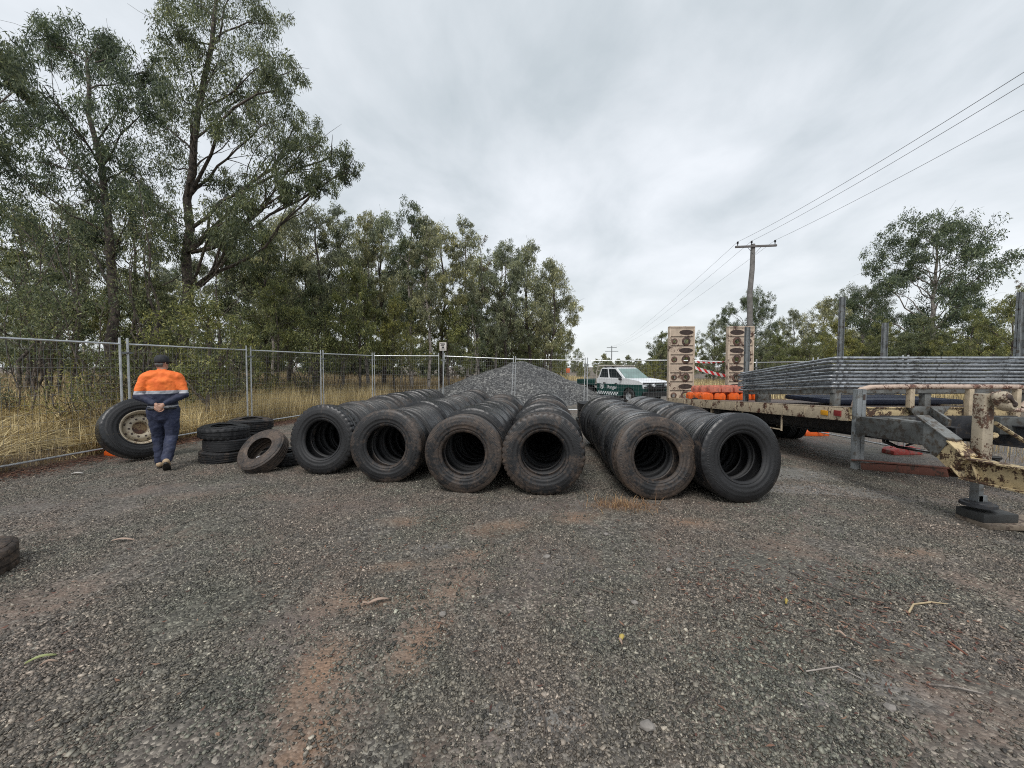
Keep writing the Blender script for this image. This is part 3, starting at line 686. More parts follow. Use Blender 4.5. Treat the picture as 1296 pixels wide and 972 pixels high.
# understorey saplings one can tell apart
for k, px, py, Y, lb in [('olive', 345, 345, 15.5, 'olive sapling filling the gap right of the tallest gum'), ('dark', 60, 330, 13.5, 'dark sapling behind the tussock grass at the left'),
    ('olive', 450, 330, 18.5, 'round olive sapling behind the fence in front of the slender gums'), ('olive', 500, 370, 20, 'small yellow green wattle behind the fence left of the sign'),
    ('dark', 185, 335, 14.5, 'dark sapling behind the walking worker'), ('olive', 570, 380, 23, 'small olive tree just right of the sign'), ('dark', 395, 350, 19, 'dark thin sapling behind the fence, left of the olive one'), ('olive', 130, 365, 14.5, 'olive sapling left of the walking worker')]:
    place(k, px, py, Y, lb, name='sapling', cat='sapling')
# the crowd of trunks and crowns deeper in the bush
for i in range(38):
    Y = random.uniform(22, 46); px = random.uniform(-260, 700-(max(0, 30-Y))*3)
    k = random.choice(['slim', 'slim', 'slim2', 'mid', 'dark', 'olive', 'slim2']); top = random.uniform(305, 385) if px < 640 else random.uniform(350, 400)
    place(k, px, top, Y, 'gum tree in the crowd of trunks deep in the left bush', 'trees deep in the left bush')
# low dark thicket behind so that little sky shows between the trunks
for i in range(60):
    Y = random.uniform(40, 75); px = random.uniform(-200, 715); place(random.choice(['dark', 'olive', 'far']), px, random.uniform(398, 432), Y, 'low shrubby tree closing the view at the back of the left bush', 'shrubby trees at the back of the left bush')
for i in range(60):
    Y = random.uniform(38, 58); px = random.uniform(-260, 712); place('thick', px, random.uniform(428, 446), Y, 'dense low bush far back under the left trees', 'dense low bushes under the left trees', name='bush', cat='bush')
for i in range(34):
    Y = random.uniform(50, 72); px = random.uniform(820, 1340); place('thick', px, random.uniform(438, 450), Y, 'dense low bush far behind the right fence', 'dense low bushes behind the right fence', name='bush', cat='bush')
# multi stemmed thin saplings with dark stems near the fence
def thin_stems(seed, h, n, spread, lm, per_blob=5, rb=.4, nl=55, rk=1.0):
    q = np.random.default_rng(seed); w = Wood(); CC = []; RR = []
    for i in range(n):
        a = q.uniform(0, 2*PI); e = np.array([math.cos(a)*spread*q.uniform(.3, 1), math.sin(a)*spread*q.uniform(.3, 1), h*q.uniform(.75, 1.1)]); p = curve((q.normal(0, .06), q.normal(0, .06), -.1), e, q, .05, 0, 8)
        r_ = q.uniform(.016, .034)*rk; w.add(p, np.linspace(r_, .006, 8), 6)
        for _ in range(6):
            j = q.integers(3, 8); ee = p[j]+np.array([q.normal(0, .35), q.normal(0, .35), q.uniform(.2, .7)]); w.add(curve(p[j], ee, q, .06, 0, 5), np.linspace(.010, .003, 5), 4); CC.append(ee[None]); RR.append([rb])
        CC.append(e[None]+q.normal(0, .3, (per_blob, 3))); RR.append([rb]*per_blob)
    V, F = leaves(np.concatenate(CC), nl, np.concatenate(RR), .10, .024, q, .5)
    return fast_mesh('crown', V, F), w.mesh('trunk')
for i, (px, py, Y, h, n, sp_, lm, lb) in enumerate([
    (382, 500, 16.6, 3.6, 6, 1.3, L_OLIVE, 'thin many stemmed dark sapling behind the fence, spreading like a fan'),
    (425, 497, 17.8, 3.8, 5, 1.2, L_OLIVE, 'thin many stemmed sapling left of the olive round one'),
    (300, 515, 13.0, 3.2, 2, .5, L_DARK, 'slim straight sapling behind the second fence joint'),
    (395, 515, 14.6, 2.8, 1, .4, L_OLIVE, 'single thin dark sapling right of the second fence joint'),
    (112, 545, 9.6, 3.8, 2, .6, L_DARK, 'thin dark stemmed sapling behind the tussock grass'),
    (52, 540, 10.2, 3.6, 3, 1.1, L_DARK, 'leaning thin sapling at the far left behind the fence'),
    (515, 495, 19.5, 3.2, 3, .6, L_DARK, 'thin sapling behind the fence left of the sign post'),
    (15, 545, 9.3, 3.5, 3, 1.2, L_DARK, 'thin leaning sapling at the very left edge')]):
    cm, wm = thin_stems(200+i, h, n, sp_, lm); p = gp(px, py); p = at(px, 500, Y); z = float(gz(p.x, p.y))
    tree_obj('sapling', cm, wm, lm, M_BARK, (p.x, p.y, z), lb, cat='sapling')
# low scrubby shrubs between the grass and the trees
SC = [thin_stems(260+k, [1.1, .9, 1.3][k], 9, .75, L_DARK, 2, .22, 16) for k in range(3)]
for i in range(16):
    Y = random.uniform(8.5, 17.5); X = -8.9-(17-Y)*.02-abs(random.gauss(0, 2.6))-max(0, (Y-12)*.0); cm, wm = SC[i % 3]; lm = [L_BROWN, L_DARK, L_OLIVE][i % 3]
    if X < fence_x_left(Y)-1.2: tree_obj('shrub', cm, wm, lm, M_BARK, (X, Y, float(gz(X, Y))), 'low scrubby shrub in the dry grass under the left trees', 'low shrubs under the left trees', random.uniform(0, 6), random.uniform(.7, 1.3), 'shrub')
for i, (px, Y, h, n, sp_, lb) in enumerate([
    (30, 11.5, 5.6, 4, 2.0, 'forked dark tree with bent limbs at the far left behind the fence'),
    (78, 12.5, 6.0, 3, 1.2, 'dark leaning trunks left of the broad gum'),
    (112, 10.6, 6.6, 2, .7, 'straight dark pole like tree left of the fence joint behind the wheel'),
    (172, 11.8, 6.4, 3, .9, 'group of dark trunks rising behind the leaning wheel'),
    (205, 12.6, 6.2, 3, 1.3, 'dark crooked stems rising behind the worker'),
    (268, 14.5, 6.5, 2, .8, 'dark slim pair of trunks right of the leafy bush')]):
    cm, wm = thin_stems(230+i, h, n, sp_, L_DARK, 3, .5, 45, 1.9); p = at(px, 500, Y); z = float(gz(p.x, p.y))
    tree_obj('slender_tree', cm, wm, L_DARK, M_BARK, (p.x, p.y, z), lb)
# the leafy bush just behind the fence by the second joint
q = np.random.default_rng(77); bl = []
base = at(262, 520, 10.4); base.z = float(gz(base.x, base.y))
for px, py, rp in [(215, 415, 26), (245, 405, 28), (275, 400, 26), (300, 415, 20), (262, 430, 30), (225, 445, 26), (290, 440, 24), (318, 428, 12), (255, 465, 26), (230, 475, 20), (285, 470, 18), (250, 500, 20), (275, 395, 18), (205, 440, 18), (240, 380, 20)]:
    y = 10.4+q.normal(0, .35); p = at(px, py, y); bl.append((p.x-base.x, p.y-base.y, p.z-base.z, rp*10.4/F_PX))
cm, wm = make_tree(78, bl, [(0, 0, -.2), (.03, 0, 1.0), (.1, 0, 2.0), (.1, 0, 3.2)], .055, L_OLIVE, M_BARK, per_blob=12, per=50, ll=.10, lw=.030, droop=.4)
tree_obj('bush', cm, wm, L_OLIVE, M_BARK, base, 'leafy light green bush pressing against the fence behind the worker', cat='bush')
# right hand side trees
place('round', 1188, 277, 38, 'largest round crowned tree on the right skyline')
for k, px, py, Y, lb in [('round', 950, 372, 52, 'round crowned tree right behind the power pole'), ('mid', 1005, 392, 44, 'tree right of the power pole, left of the tall grey post'), ('mid', 1045, 378, 40, 'pale leaved tree behind the tall grey post on the trailer'),
    ('round', 1095, 365, 46, 'spreading tree between the two grey posts on the right'), ('olive', 1060, 400, 33, 'olive green tree low behind the galvanised posts'), ('olive', 1280, 365, 26, 'olive tree at the right edge of the picture'), ('bare', 1290, 345, 30, 'thin dead topped tree at the right edge'),
    ('dark', 1170, 395, 30, 'dark bush tree under the largest round crowned tree'), ('olive', 1235, 385, 30, 'yellow green bush tree right of the largest round crown'), ('olive', 1120, 400, 34, 'bushy tree left below the largest round crown'),
    ('mid', 905, 405, 50, 'tree between the two upright ramps'), ('dark', 838, 432, 48, 'dark tree just left of the left ramp'), ('mid', 860, 425, 55, 'tree behind the left ramp'), ('olive', 985, 418, 38, 'olive shrub tree right of the right ramp'), ('olive', 930, 432, 40, 'olive shrub tree between the ramps'), ('olive', 830, 452, 38, 'low yellowish shrub left of the left ramp')]:
    place(k, px, py, Y, lb)
for i in range(26):
    Y = random.uniform(42, 75); px = random.uniform(825, 1330); place(random.choice(['dark', 'olive', 'mid']), px, random.uniform(412, 432), Y, 'bush tree filling in the band behind the right fence', 'band of trees behind the right fence')
for i in range(22):
    Y = random.uniform(28, 38); px = random.uniform(960, 1330); place(random.choice(['dark', 'olive', 'dark']), px, random.uniform(415, 440), Y, 'low shrubby tree behind the right fence', 'low shrubs behind the right fence')
# far trees at the end of the road
for k, px, py, Y, lb in [('dark', 712, 440, 75, 'far tree at the end of the road, next to the bush'), ('mid', 731, 441, 95, 'small pointed far tree above the orange sign'), ('far', 765, 447, 130, 'far tree left of the distant pylon'), ('far', 795, 449, 130, 'far tree right of the distant pylon')]:
    place(k, px, py, Y, lb)
for i in range(42):
    Y = random.uniform(90, 150); px = random.uniform(690, 900); place('far', px, random.uniform(452, 459), Y, 'far tree in the low line closing the end of the road', 'far tree line at the end of the road')
for i in range(10):
    Y = random.uniform(45, 60); px = random.uniform(690, 900); place('olive', px, random.uniform(455, 462), Y, 'low shrub standing behind the utility truck', 'shrubs behind the utility truck')

# ------------------------------------------------------------------ gravel heap
def heap():
    cx, cy, hh, s = .5, 21.0, 2.15, 1.55; n, m = 90, 40; V = []
    q = np.random.default_rng(2); rr = np.linspace(0, 5.2, m); tt = np.linspace(0, 2*PI, n, endpoint=False)
    T, RR = np.meshgrid(tt, rr); X = RR*np.cos(T)*1.0; Y = RR*np.sin(T)*.8
    wob = 1+.18*np.sin(T*2+.6)+.10*np.sin(T*5+2)
    d = np.sqrt(X**2+(Y/.8)**2)/wob
    h = hh*np.clip(1-(np.sqrt(d**2+.18)-.42)/4.2, -.05, 1)
    h2 = 1.25*np.clip(1-np.hypot(X+1.9, Y)/2.4, 0, 1)
    Z = np.maximum(h, h2) + (fbm(X+50, Y+50, 2.2, 60)-.5)*.16 + (fbm(X+20, Y+80, .7, 66)-.5)*.42*np.clip(d/2.5, .15, 1)
    Xw, Yw = X+cx, Y+cy; Z = Z+gz(Xw, Yw)-.06
    V = np.stack([Xw, Yw, Z], -1).reshape(-1, 3); ii = np.arange(n*m).reshape(m, n)
    F = np.stack([ii[:-1], np.roll(ii[:-1], -1, 1), np.roll(ii[1:], -1, 1), ii[1:]], -1).reshape(-1, 4)
    me = fast_mesh('gravel_heap', V, F); me.polygons.foreach_set('use_smooth', [True]*len(me.polygons)); return me, V
hm, HV = heap()
M_HEAP = None
def heapmat():
    m, t, b = newmat('crushed_rock'); geo = N(t, 'ShaderNodeNewGeometry'); pos = geo.outputs['Position']
    v = N(t, 'ShaderNodeTexVoronoi', Scale=17.0); LK(t, pos, v.inputs['Vector']); s = N(t, 'ShaderNodeSeparateColor'); LK(t, v.outputs['Color'], s.inputs[0])
    c = ramp(t, s.outputs[0], [(0, (.022, .022, .023)), (.6, (.078, .078, .078)), (1, (.22, .22, .21))])
    c = mixc(t, 1.0, c, ramp(t, noise(t, 1.1, 5, .6, vec=pos), [(.35, (.75, .75, .77)), (.65, (1.2, 1.18, 1.15))]), 'MULTIPLY')
    LK(t, c, b.inputs['Base Color']); b.inputs['Roughness'].default_value = .7; bump(t, b, mth(t, 'ADD', s.outputs[1], noise(t, 6, 5, .6, vec=pos)), .8, .03); return m
hp = link('gravel_heap', hm, heapmat()); tag(hp, 'grey conical heap of crushed rock behind the fence', 'gravel heap')

# ------------------------------------------------------------------ temporary fence panels
FW, FH = 2.75, 2.08
def make_panel():
    e = empty('temporary_fence')
    m = MB(); r_ = .019
    m.tube([(.04, 0, 0), (.04, 0, FH+.09)], r_, 8); m.tube([(FW-.04, 0, 0), (FW-.04, 0, FH+.09)], r_, 8)
    m.tube([(.04, 0, FH-.03), (FW-.04, 0, FH-.03)], r_*.95, 8); m.tube([(.04, 0, .07), (FW-.04, 0, .07)], r_*.95, 8)
    m.build('frame', M_GALV, e, 40)
    w = MB(); n = int((FW-.1)/.078)
    for i in range(1, n): x = .05+(FW-.1)*i/n; w.tube([(x, -.012, .06), (x, -.012, FH-.03)], .0019, 3, cap=False)
    k = 13
    for i in range(1, k): z = .07+(FH-.1)*i/k; w.tube([(.04, -.008, z), (FW-.04, -.008, z)], .0024, 3, cap=False)
    w.build('wire_mesh', M_WIRE, e)
    c = MB(); c.box(-.08, .10, -.035, .035, FH-.22, FH-.18); c.tube([(0.01, -.06, FH-.2), (.01, .06, FH-.2)], .012, 6); c.build('clamp', M_GALVD, e)
    return e
def fsign(i):
    words = ['first', 'second', 'third', 'fourth', 'fifth', 'sixth', 'seventh', 'eighth', 'ninth', 'tenth', 'eleventh', 'twelfth', 'thirteenth', 'fourteenth', 'fifteenth', 'sixteenth', 'seventeenth', 'eighteenth', 'nineteenth', 'twentieth', 'twenty-first', 'twenty-second', 'twenty-third']
    return words[i]
FL = ['wire fence panel at the left edge, nearest the camera', 'wire fence panel in front of the tussock grass, left of the leaning wheel', 'wire fence panel directly behind the walking worker', 'wire fence panel behind the stacks of small tyres',
      'wire fence panel left of the many stemmed sapling', 'wire fence panel left of the sign post', 'wire fence panel across the left side of the gravel heap', 'wire fence panel across the top and right slope of the gravel heap', 'wire fence panel in front of the utility truck',
      'wire fence panel behind the upright ramps', 'wire fence panel at the rear right corner of the trailer', 'wire fence panel behind the left half of the stacked panels', 'wire fence panel behind the right half of the stacked panels', 'wire fence panel at the right edge behind the jack leg']
proto = None
rf = random.Random(5)
foot_spots = []
for i in range(len(FENCE)-1):
    a, b = Vector((*FENCE[i], 0)), Vector((*FENCE[i+1], 0))
    a.z = float(gz(a.x, a.y)); b.z = float(gz(b.x, b.y)); d = b-a; L = d.length
    o = make_panel() if proto is None else copy_tree(proto)
    if proto is None: proto = o
    dn = d.normalized(); o.location = a+Vector((0, 0, .05)) - dn*.0
    o.rotation_euler = (rf.uniform(-.012, .012), -math.asin(dn.z), math.atan2(d.y, d.x)); o.scale = ((L-.05)/FW, 1, 1)
    tag(o, FL[i], 'fence', 'temporary wire fence panels')
    foot_spots.append((a, math.atan2(d.y, d.x)))
# orange plastic fence feet
def foot_mesh(seed=0, Lx=.62, Wy=.24, H=.14):
    m = MB(); q = random.Random(seed)
    prof = [(-Lx/2, 0), (-Lx/2, H*.55), (-Lx/2+.05, H*.85), (-Lx*.16, H), (-Lx*.12, H*.86), (Lx*.12, H*.86), (Lx*.16, H), (Lx/2-.05, H*.85), (Lx/2, H*.55), (Lx/2, 0)]
    V = [(x, s*Wy/2, z) for s in (-1, 1) for x, z in prof]; n = len(prof)
    m.add(V, [tuple(range(n)), tuple(range(n, 2*n))[::-1]] + [(i, (i+1) % n, n+(i+1) % n, n+i) for i in range(n)])
    o = m.build('tmp', None, None, bevel=.018); me = o.data; bpy.data.objects.remove(o)
    mm = MB()
    for x in (-Lx*.33, Lx*.33): mm.lathe([(.0, H*.93), (.030, H*.93), (.036, H*.97), (.042, H*.90)], 12, Matrix.Translation((x, 0, 0)))
    me_add(mm, me, Matrix.Identity(4)); mm2 = mm; return mm2
FOOT = foot_mesh().build('fence_foot', M_ORANGE, None, 35); FOOT_ME = FOOT.data; bpy.data.objects.remove(FOOT)
FOOTP = FOOT_ME.copy(); FOOTP.materials.clear(); FOOTP.materials.append(M_PINK)
FOOTR = FOOT_ME.copy(); FOOTR.materials.clear(); FOOTR.materials.append(M_RED)
def foot(me, loc, rot, label, group=None, sc=1):
    o = bpy.data.objects.new('fence_foot', me); col.objects.link(o); o.location = loc; o.rotation_euler = rot; o.scale = (sc,)*3
    tag(o, label, 'fence foot', group); return o
footlab = {2: 'bright orange plastic fence foot poking out under the leaning wheel', 11: 'orange plastic fence foot on the ground beyond the trailer wheels', 12: 'faded red plastic fence foot on the ground beyond the trailer front'}
for i, (p, an) in enumerate(foot_spots):
    if i in footlab:
        if i == 2: p = gp(155, 576)
        foot(FOOTR if i == 12 else FOOT_ME, (p.x, p.y, p.z), (0, 0, an+PI/2), footlab[i], sc=.9 if i == 2 else 1.15)

# sign on a post behind the fence
def sign_on_post():
    p = at(561, 470, 18.2); z = float(gz(p.x, p.y)); e = empty('sign', (p.x, p.y, z)); tag(e, 'small square white sign with dark lettering on a thin post above the fence', 'sign')
    m = MB(); m.box(-.025, .025, -.02, .02, 0, 2.55); m.build('post', M_GALVD, e)
    zt = CAM_H + (462-437)/F_PX*18.2 - z
    b = MB(); b.box(-.16, .16, -.035, -.025, zt-.18, zt+.2); b.build('board', paint('sign_white', (.62, .58, .54), .5, .1, 8, dirt=(.4, .33, .28), dirt_amt=.2), e, bevel=.003)
    t_ = MB(); M = Matrix.Translation((0, -.040, zt+.02)) @ Matrix.Rotation(R(90), 4, 'X')
    for (x, y, w_, h_) in [(-.02, .125, .22, .022), (.01, .08, .18, .022), (-.03, .035, .16, .022), (.0, -.05, .11, .08), (-.01, -.125, .2, .018)]:
        t_.box(x-w_/2, x+w_/2, y-h_/2, y+h_/2, 0, .004, M=M)
    t_.build('lettering', M_DARKST, e)
sign_on_post()
p = at(719, 469, 44); z = float(gz(p.x, p.y)); e = empty('road_sign', (p.x, p.y, z)); tag(e, 'tiny orange square warning sign at the far end of the gravel road', 'road sign')
m = MB(); m.box(-.2, .2, -.02, .0, 1.35, 1.85); m.build('board', paint('sign_orange', (.75, .16, .05), .5, .1), e, bevel=.01)
m = MB(); m.box(-.03, .03, .0, .03, 0, 1.8); m.build('post', M_GALVD, e)

# ------------------------------------------------------------------ tyres
def tyre_mesh(Ro=.525, Wd=.27, Ri=.285, kind=0, seed=0, bulge=.0, n=160):
    """a lone tyre, axis along local Y"""
    q = random.Random(seed); w = Wd/2; tw = w*.82
    prof = []                                # (r, y, role)
    gr = [-.62, -.21, .21, .62] if kind != 1 else [-.34, .34]
    ys_ = [-1.0]
    prof.append((Ro-.034, -w*.95, 's')); prof.append((Ro-.019, -w*.90, 's')); prof.append((Ro-.007, -tw*1.02, 's'))
    def rib(y0, y1): prof.append((Ro, y0, 't')); prof.append((Ro, y1, 't'))
    e = -tw*.94; gw = .008 if kind != 1 else .011; dp = .014 if kind == 0 else (.016 if kind == 1 else .004)
    for g_ in gr:
        y = g_*tw; rib(e, y-gw); prof.append((Ro-dp, y-gw*.7, 'g')); prof.append((Ro-dp, y+gw*.7, 'g')); e = y+gw
    rib(e, tw*.94); prof.append((Ro-.007, tw*1.02, 's')); prof.append((Ro-.019, w*.90, 's')); prof.append((Ro-.034, w*.95, 's'))
    side = [(Ro-.050, w*.985), (Ro-.062, w*1.01), (Ro-.066, w*1.04), (Ro-.085, w*1.065), (Ro-.110, w*1.075), (Ro-.118, w*1.10), (Ro-.132, w*1.10), (Ro-.139, w*1.065), (Ro-.165, w*1.02), (Ro-.172, w*1.035), (Ro-.185, w*1.01), (Ri+.040, w*.88), (Ri+.034, w*.92), (Ri+.018, w*.88), (Ri+.004, w*.76), (Ri, w*.66), (Ri+.012, w*.60), (Ri+.05, w*.66)]
    k = (Ro-Ri-.03)/(.525-.285-.03)
    side = [((Ro-(Ro-r_)*k) if r_ > Ri+.04 else r_, y_) for r_, y_ in side]
    inner = [(Ri+.10, w*.80), (Ro-.07, w*.78), (Ro-.040, w*.5), (Ro-.034, 0)]
    right = [(r_, y_, 'w') for r_, y_ in side+inner]; left = [(r_, -y_, 'w') for r_, y_ in (side+inner[:-1])][::-1]
    prof = prof+right+left
    m = len(prof); V = []; ph = q.uniform(0, 6)
    for i in range(n):
        t = 2*PI*i/n; sag = 1+.005*math.sin(2*t+ph)+.003*math.sin(3*t-ph)
        for r_, y_, role in prof:
            rr = r_; yy = y_
            if kind == 1 and role in 'st' and abs(y_) > tw*.5 and (i % 4 == (0 if y_ > 0 else 2)): rr -= .016
            if kind == 0 and role == 's' and i % 4 == 0: rr -= .005
            if kind == 1 and role == 't' and abs(y_) < tw*.4 and i % 7 == 0: rr -= .010
            yy += bulge*.012*math.sin(t*2+ph)*(1 if y_ > 0 else -1)
            V.append((rr*sag*math.cos(t), yy, rr*sag*math.sin(t)))
    F = []
    for i in range(n):
        j = (i+1) % n
        for k_ in range(m):
            l_ = (k_+1) % m; F.append((i*m+k_, i*m+l_, j*m+l_, j*m+k_))
    me = fast_mesh('tyre', np.array(V), np.array(F)); me.materials.append(M_RUB)
    bm = bmesh.new(); bm.from_mesh(me); bmesh.ops.recalc_face_normals(bm, faces=bm.faces); bm.to_mesh(me); bm.free()
    me.polygons.foreach_set('use_smooth', [True]*len(me.polygons)); me.set_sharp_from_angle(angle=R(38)); return me
TY = [tyre_mesh(.525, .240, .285, 0, 1, 1), tyre_mesh(.535, .250, .285, 1, 2, 1), tyre_mesh(.515, .230, .285, 2, 3, 1), tyre_mesh(.54, .25, .287, 0, 4, 1), tyre_mesh(.500, .222, .285, 2, 5, 1)]
TYR = [.525, .535, .515, .54, .505]; TYW = [.240, .250, .230, .25, .222]
def tyre(me, loc, rot, label, dirt, group=None):
    o = bpy.data.objects.new('tyre', me); col.objects.link(o); o.location = loc; o.rotation_euler = rot; o.color = (dirt, 0, 0, 1)
    tag(o, label, 'tyre', group); return o
ROWS = [  # front px centre, front bottom y, back px, back Y, kind of the front tyre, dirt, label
 (405, 600, -2.33, 11.2, 1, .28, 'clean black tyre with a bumpy tread, front of the leftmost row'),
 (487, 612, -1.02, 10.4, 0, .50, 'dusty grey brown tyre at the front of the second row from the left'),
 (586, 625, -.14, 9.4, 2, .62, 'tyre with a worn brown muddy rim, front of the third row from the left'),
 (689, 628, .78, 9.15, 1, .52, 'mud caked tyre at the front of the row that points straight at the camera'),
 (834, 633, 1.98, 8.5, 2, .66, 'brown tyre with a smooth ringed sidewall, front of the row right of the gap'),
 (943, 636, 2.84, 8.5, 3, .22, 'clean wet black tyre at the front of the rightmost row')]
rt = random.Random(12)
rown = ['leftmost row', 'second row from the left', 'third row from the left', 'row just left of the gap', 'row just right of the gap', 'rightmost row']
for ri, (px, py, bx, by, k0, d0, lb) in enumerate(ROWS):
    f = gp(px, py); f.y += .13; f.x = (px-648)/F_PX*(f.y-.13)*1.0; d = Vector((bx-f.x, by-f.y, 0)); L = d.length; d.normalize(); az = math.atan2(-d.x, d.y)
    s = 0; i = 0
    while s < L:
        k = k0 if i == 0 else rt.choice([0, 2, 2, 4, 3, 4, 2, 2, 4])
        x = f.x+d.x*s; y = f.y+d.y*s; z = float(ground_z(x, y))
        if i == 0: lean = [.10, .06, .04, .05, .13, .10][ri]
        else: lean = lean*.5+rt.uniform(-.016, .020)
        side = rt.uniform(-.04, .04) if i else 0
        w = TYW[k]
        lab = lb if i == 0 else f'black truck tyre, {fsign(i)} from the front in the {rown[ri]}'
        rz = az+(rt.uniform(-.02, .02) if i else [.0, .05, .02, .0, .10, .14][ri])
        o = tyre(TY[k], (x+side*d.y, y, z+TYR[k]*math.cos(lean)+w/2*abs(math.sin(lean))-.012), (0, 0, 0), lab, d0 if i == 0 else rt.choice([.1, .2, .3, .3, .45, .15]), 'truck tyres standing in long rows')
        o.rotation_euler = (Matrix.Rotation(rz, 3, 'Z') @ Matrix.Rotation(-lean, 3, 'X') @ Matrix.Rotation(rt.uniform(0, 6.28), 3, 'Y')).to_euler()
        s += w*rt.uniform(1.0, 1.05) + (.02 if i == 0 else 0); i += 1
# stack of three truck tyres behind the gap
c = at(752, 500, 11.3); zb = float(gz(c.x, c.y)); zt = zb
for i, lb in enumerate(['bottom', 'middle', 'top']):
    k = [0, 4, 2][i]
    tyre(TY[k], (c.x+rt.uniform(-.04, .04), c.y, zt+TYW[k]/2), (R(90), rt.uniform(-.02, .02), 0), f'{lb} tyre of the black stack behind the row right of the gap', .2, 'truck tyres stacked flat behind the gap'); zt += TYW[k]*1.0
# small tyres by the fence
LOWP = tyre_mesh(.385, .205, .255, 2, 12, 1, 96)
SM = [tyre_mesh(.385, .21, .215, 1, 8, 1, 96), tyre_mesh(.37, .205, .205, 2, 9, 1, 96), tyre_mesh(.39, .20, .22, 0, 10, 1, 96)]
c = gp(283, 588); c.y += .36; c.x = (283-648)/F_PX*c.y*1.0; zt = float(gz(c.x, c.y))
for i, (k, d_, lb) in enumerate([(2, .55, 'bottom tyre of the stack of three small ones, with a brown muddy patch'), (1, .35, 'middle tyre of the stack of three small ones left of the rows'), (0, .25, 'top tyre of the stack of three small ones left of the rows')]):
    w = [.21, .205, .20][[0, 1, 2].index(k)]
    tyre(SM[k], (c.x+[0, .03, -.015][i], c.y+[0, .02, 0][i], zt+w/2), (R(90)+[.0, .015, .03][i], [0, .01, -.02][i], i*1.3), lb, d_, 'small tyres stacked flat near the fence'); zt += w*.985
c2 = Vector((c.x+.50, c.y+.88, 0)); c2.x = (313-648)/F_PX*c2.y; z2 = float(gz(c2.x, c2.y))
tyre(SM[1], (c2.x, c2.y, z2+.10), (R(90), 0, .3), 'dusty bottom tyre of the pile behind the stack of three small ones', .5, 'small tyres stacked flat near the fence')
tyre(SM[0], (c2.x+.03, c2.y, z2+.305), (R(90), 0, 2.3), 'middle tyre of the pile behind the stack of three small ones', .4, 'small tyres stacked flat near the fence')
tyre(SM[2], (c2.x+.05, c2.y, z2+.512), (R(90)+.03, .02, 1.3), 'top tyre of the pile behind the stack of three, showing over the brown one', .55, 'small tyres stacked flat near the fence')
# leaning brown tyre and the pipe lying in it
c = gp(331, 598); c.y += .22; c.x = (329-648)/F_PX*c.y
lt = tyre(LOWP, (c.x+.02, c.y, .285), (0, 0, 0), 'brown dusty tyre tilted back against the first tyre row', .78)
lt.rotation_euler = (Matrix.Rotation(R(-16), 3, 'Z') @ Matrix.Rotation(R(-44), 3, 'X')).to_euler()
c4 = tyre(SM[0], (c.x+.16, c.y+.42, .105), (R(90), 0, .4), 'small black tyre lying flat under the tilted brown one', .2)
m = MB(); m.tube([(0, 0, 0), (.18, .02, .02), (.30, .05, .05)], .035, 10); m.tube([(0, 0, 0), (-.03, -.01, .0)], [.035, .02], 10)
o = m.build('pipe_offcut', paint('pale_pipe', (.32, .32, .33), .5, .2), None, 40); o.location = (c.x-.02, c.y-.06, .19); tag(o, 'short pale pipe offcut lying inside the tilted brown tyre', 'pipe')
# tyre cut by the left edge
c = Vector((-4.43, 2.96, 0)); t0 = tyre(SM[0], (c.x, c.y, float(ground_z(c.x, c.y))+.10), (R(90), 0, 1), 'grey dusty tyre lying flat, cut by the left edge of the picture', .85)

# wheel with a cream rim leaning on the fence
def wheel():
    Ro, wd = .54, .30; c = gp(168, 579)
    c = Vector((-6.70, 7.0, 0)); e = empty('truck_wheel', (c.x, c.y, float(gz(c.x, c.y)))); tag(e, 'truck wheel with a rusty cream rim leaning on the fence behind the worker', 'wheel')
    nrm = Vector((.86, -.51, 0)).normalized(); lean = R(14)
    az = math.atan2(nrm.x, -nrm.y)           # local -Y faces nrm
    M = Matrix.Translation((0, 0, Ro*math.cos(lean)+.03)) @ Matrix.Rotation(az, 4, 'Z') @ Matrix.Rotation(-lean, 4, 'X')
    me = tyre_mesh(Ro, wd, .285, 0, 21, .5); t_ = bpy.data.objects.new('tyre', me); col.objects.link(t_); t_.parent = e; t_.matrix_local = M; t_.color = (.12, 0, 0, 1)
    rm = MB(); ax = 'y'
    rm.lathe([(.305, -wd*.44), (.300, -wd*.47), (.288, -wd*.46), (.275, -wd*.36), (.262, -wd*.30), (.258, -.02), (.255, .06), (.27, wd*.3), (.30, wd*.42)], 48, ax='y')
    rm.lathe([(.257, .015), (.235, -.012), (.20, -.052), (.185, -.060), (.150, -.060), (.135, -.052), (.118, -.040), (.112, -.02), (.105, .03)], 48, ax='y')
    rim = rm.build('rim', M_RIM, e, 35); rim.matrix_local = M
    for k in range(10):
        hb = MB(); t = 2*PI*k/10; p = Vector((.162*math.cos(t), -.06, .162*math.sin(t))); hb.tube([p+Vector((0, .01, 0)), p+Vector((0, -.004, 0))], .017, 10); hb.build('bolt_hole', M_HOLE, rim, 40)
    for k in range(8):
        hb = MB(); t = 2*PI*(k+.5)/8; p = Vector((.214*math.cos(t), -.040, .214*math.sin(t))); hb.tube([p+Vector((0, .02, 0)), p+Vector((0, -.001, 0))], .021, 12); hb.build('hand_hole', M_HOLE, rim, 40)
    cp = MB(); cp.lathe([(.0, .028), (.106, .028)], 24, ax='y'); cp = cp.build('hub_opening', rusty('hub_rust', (.30, .20, .10), amt=.7), e); cp.matrix_local = M
wheel()

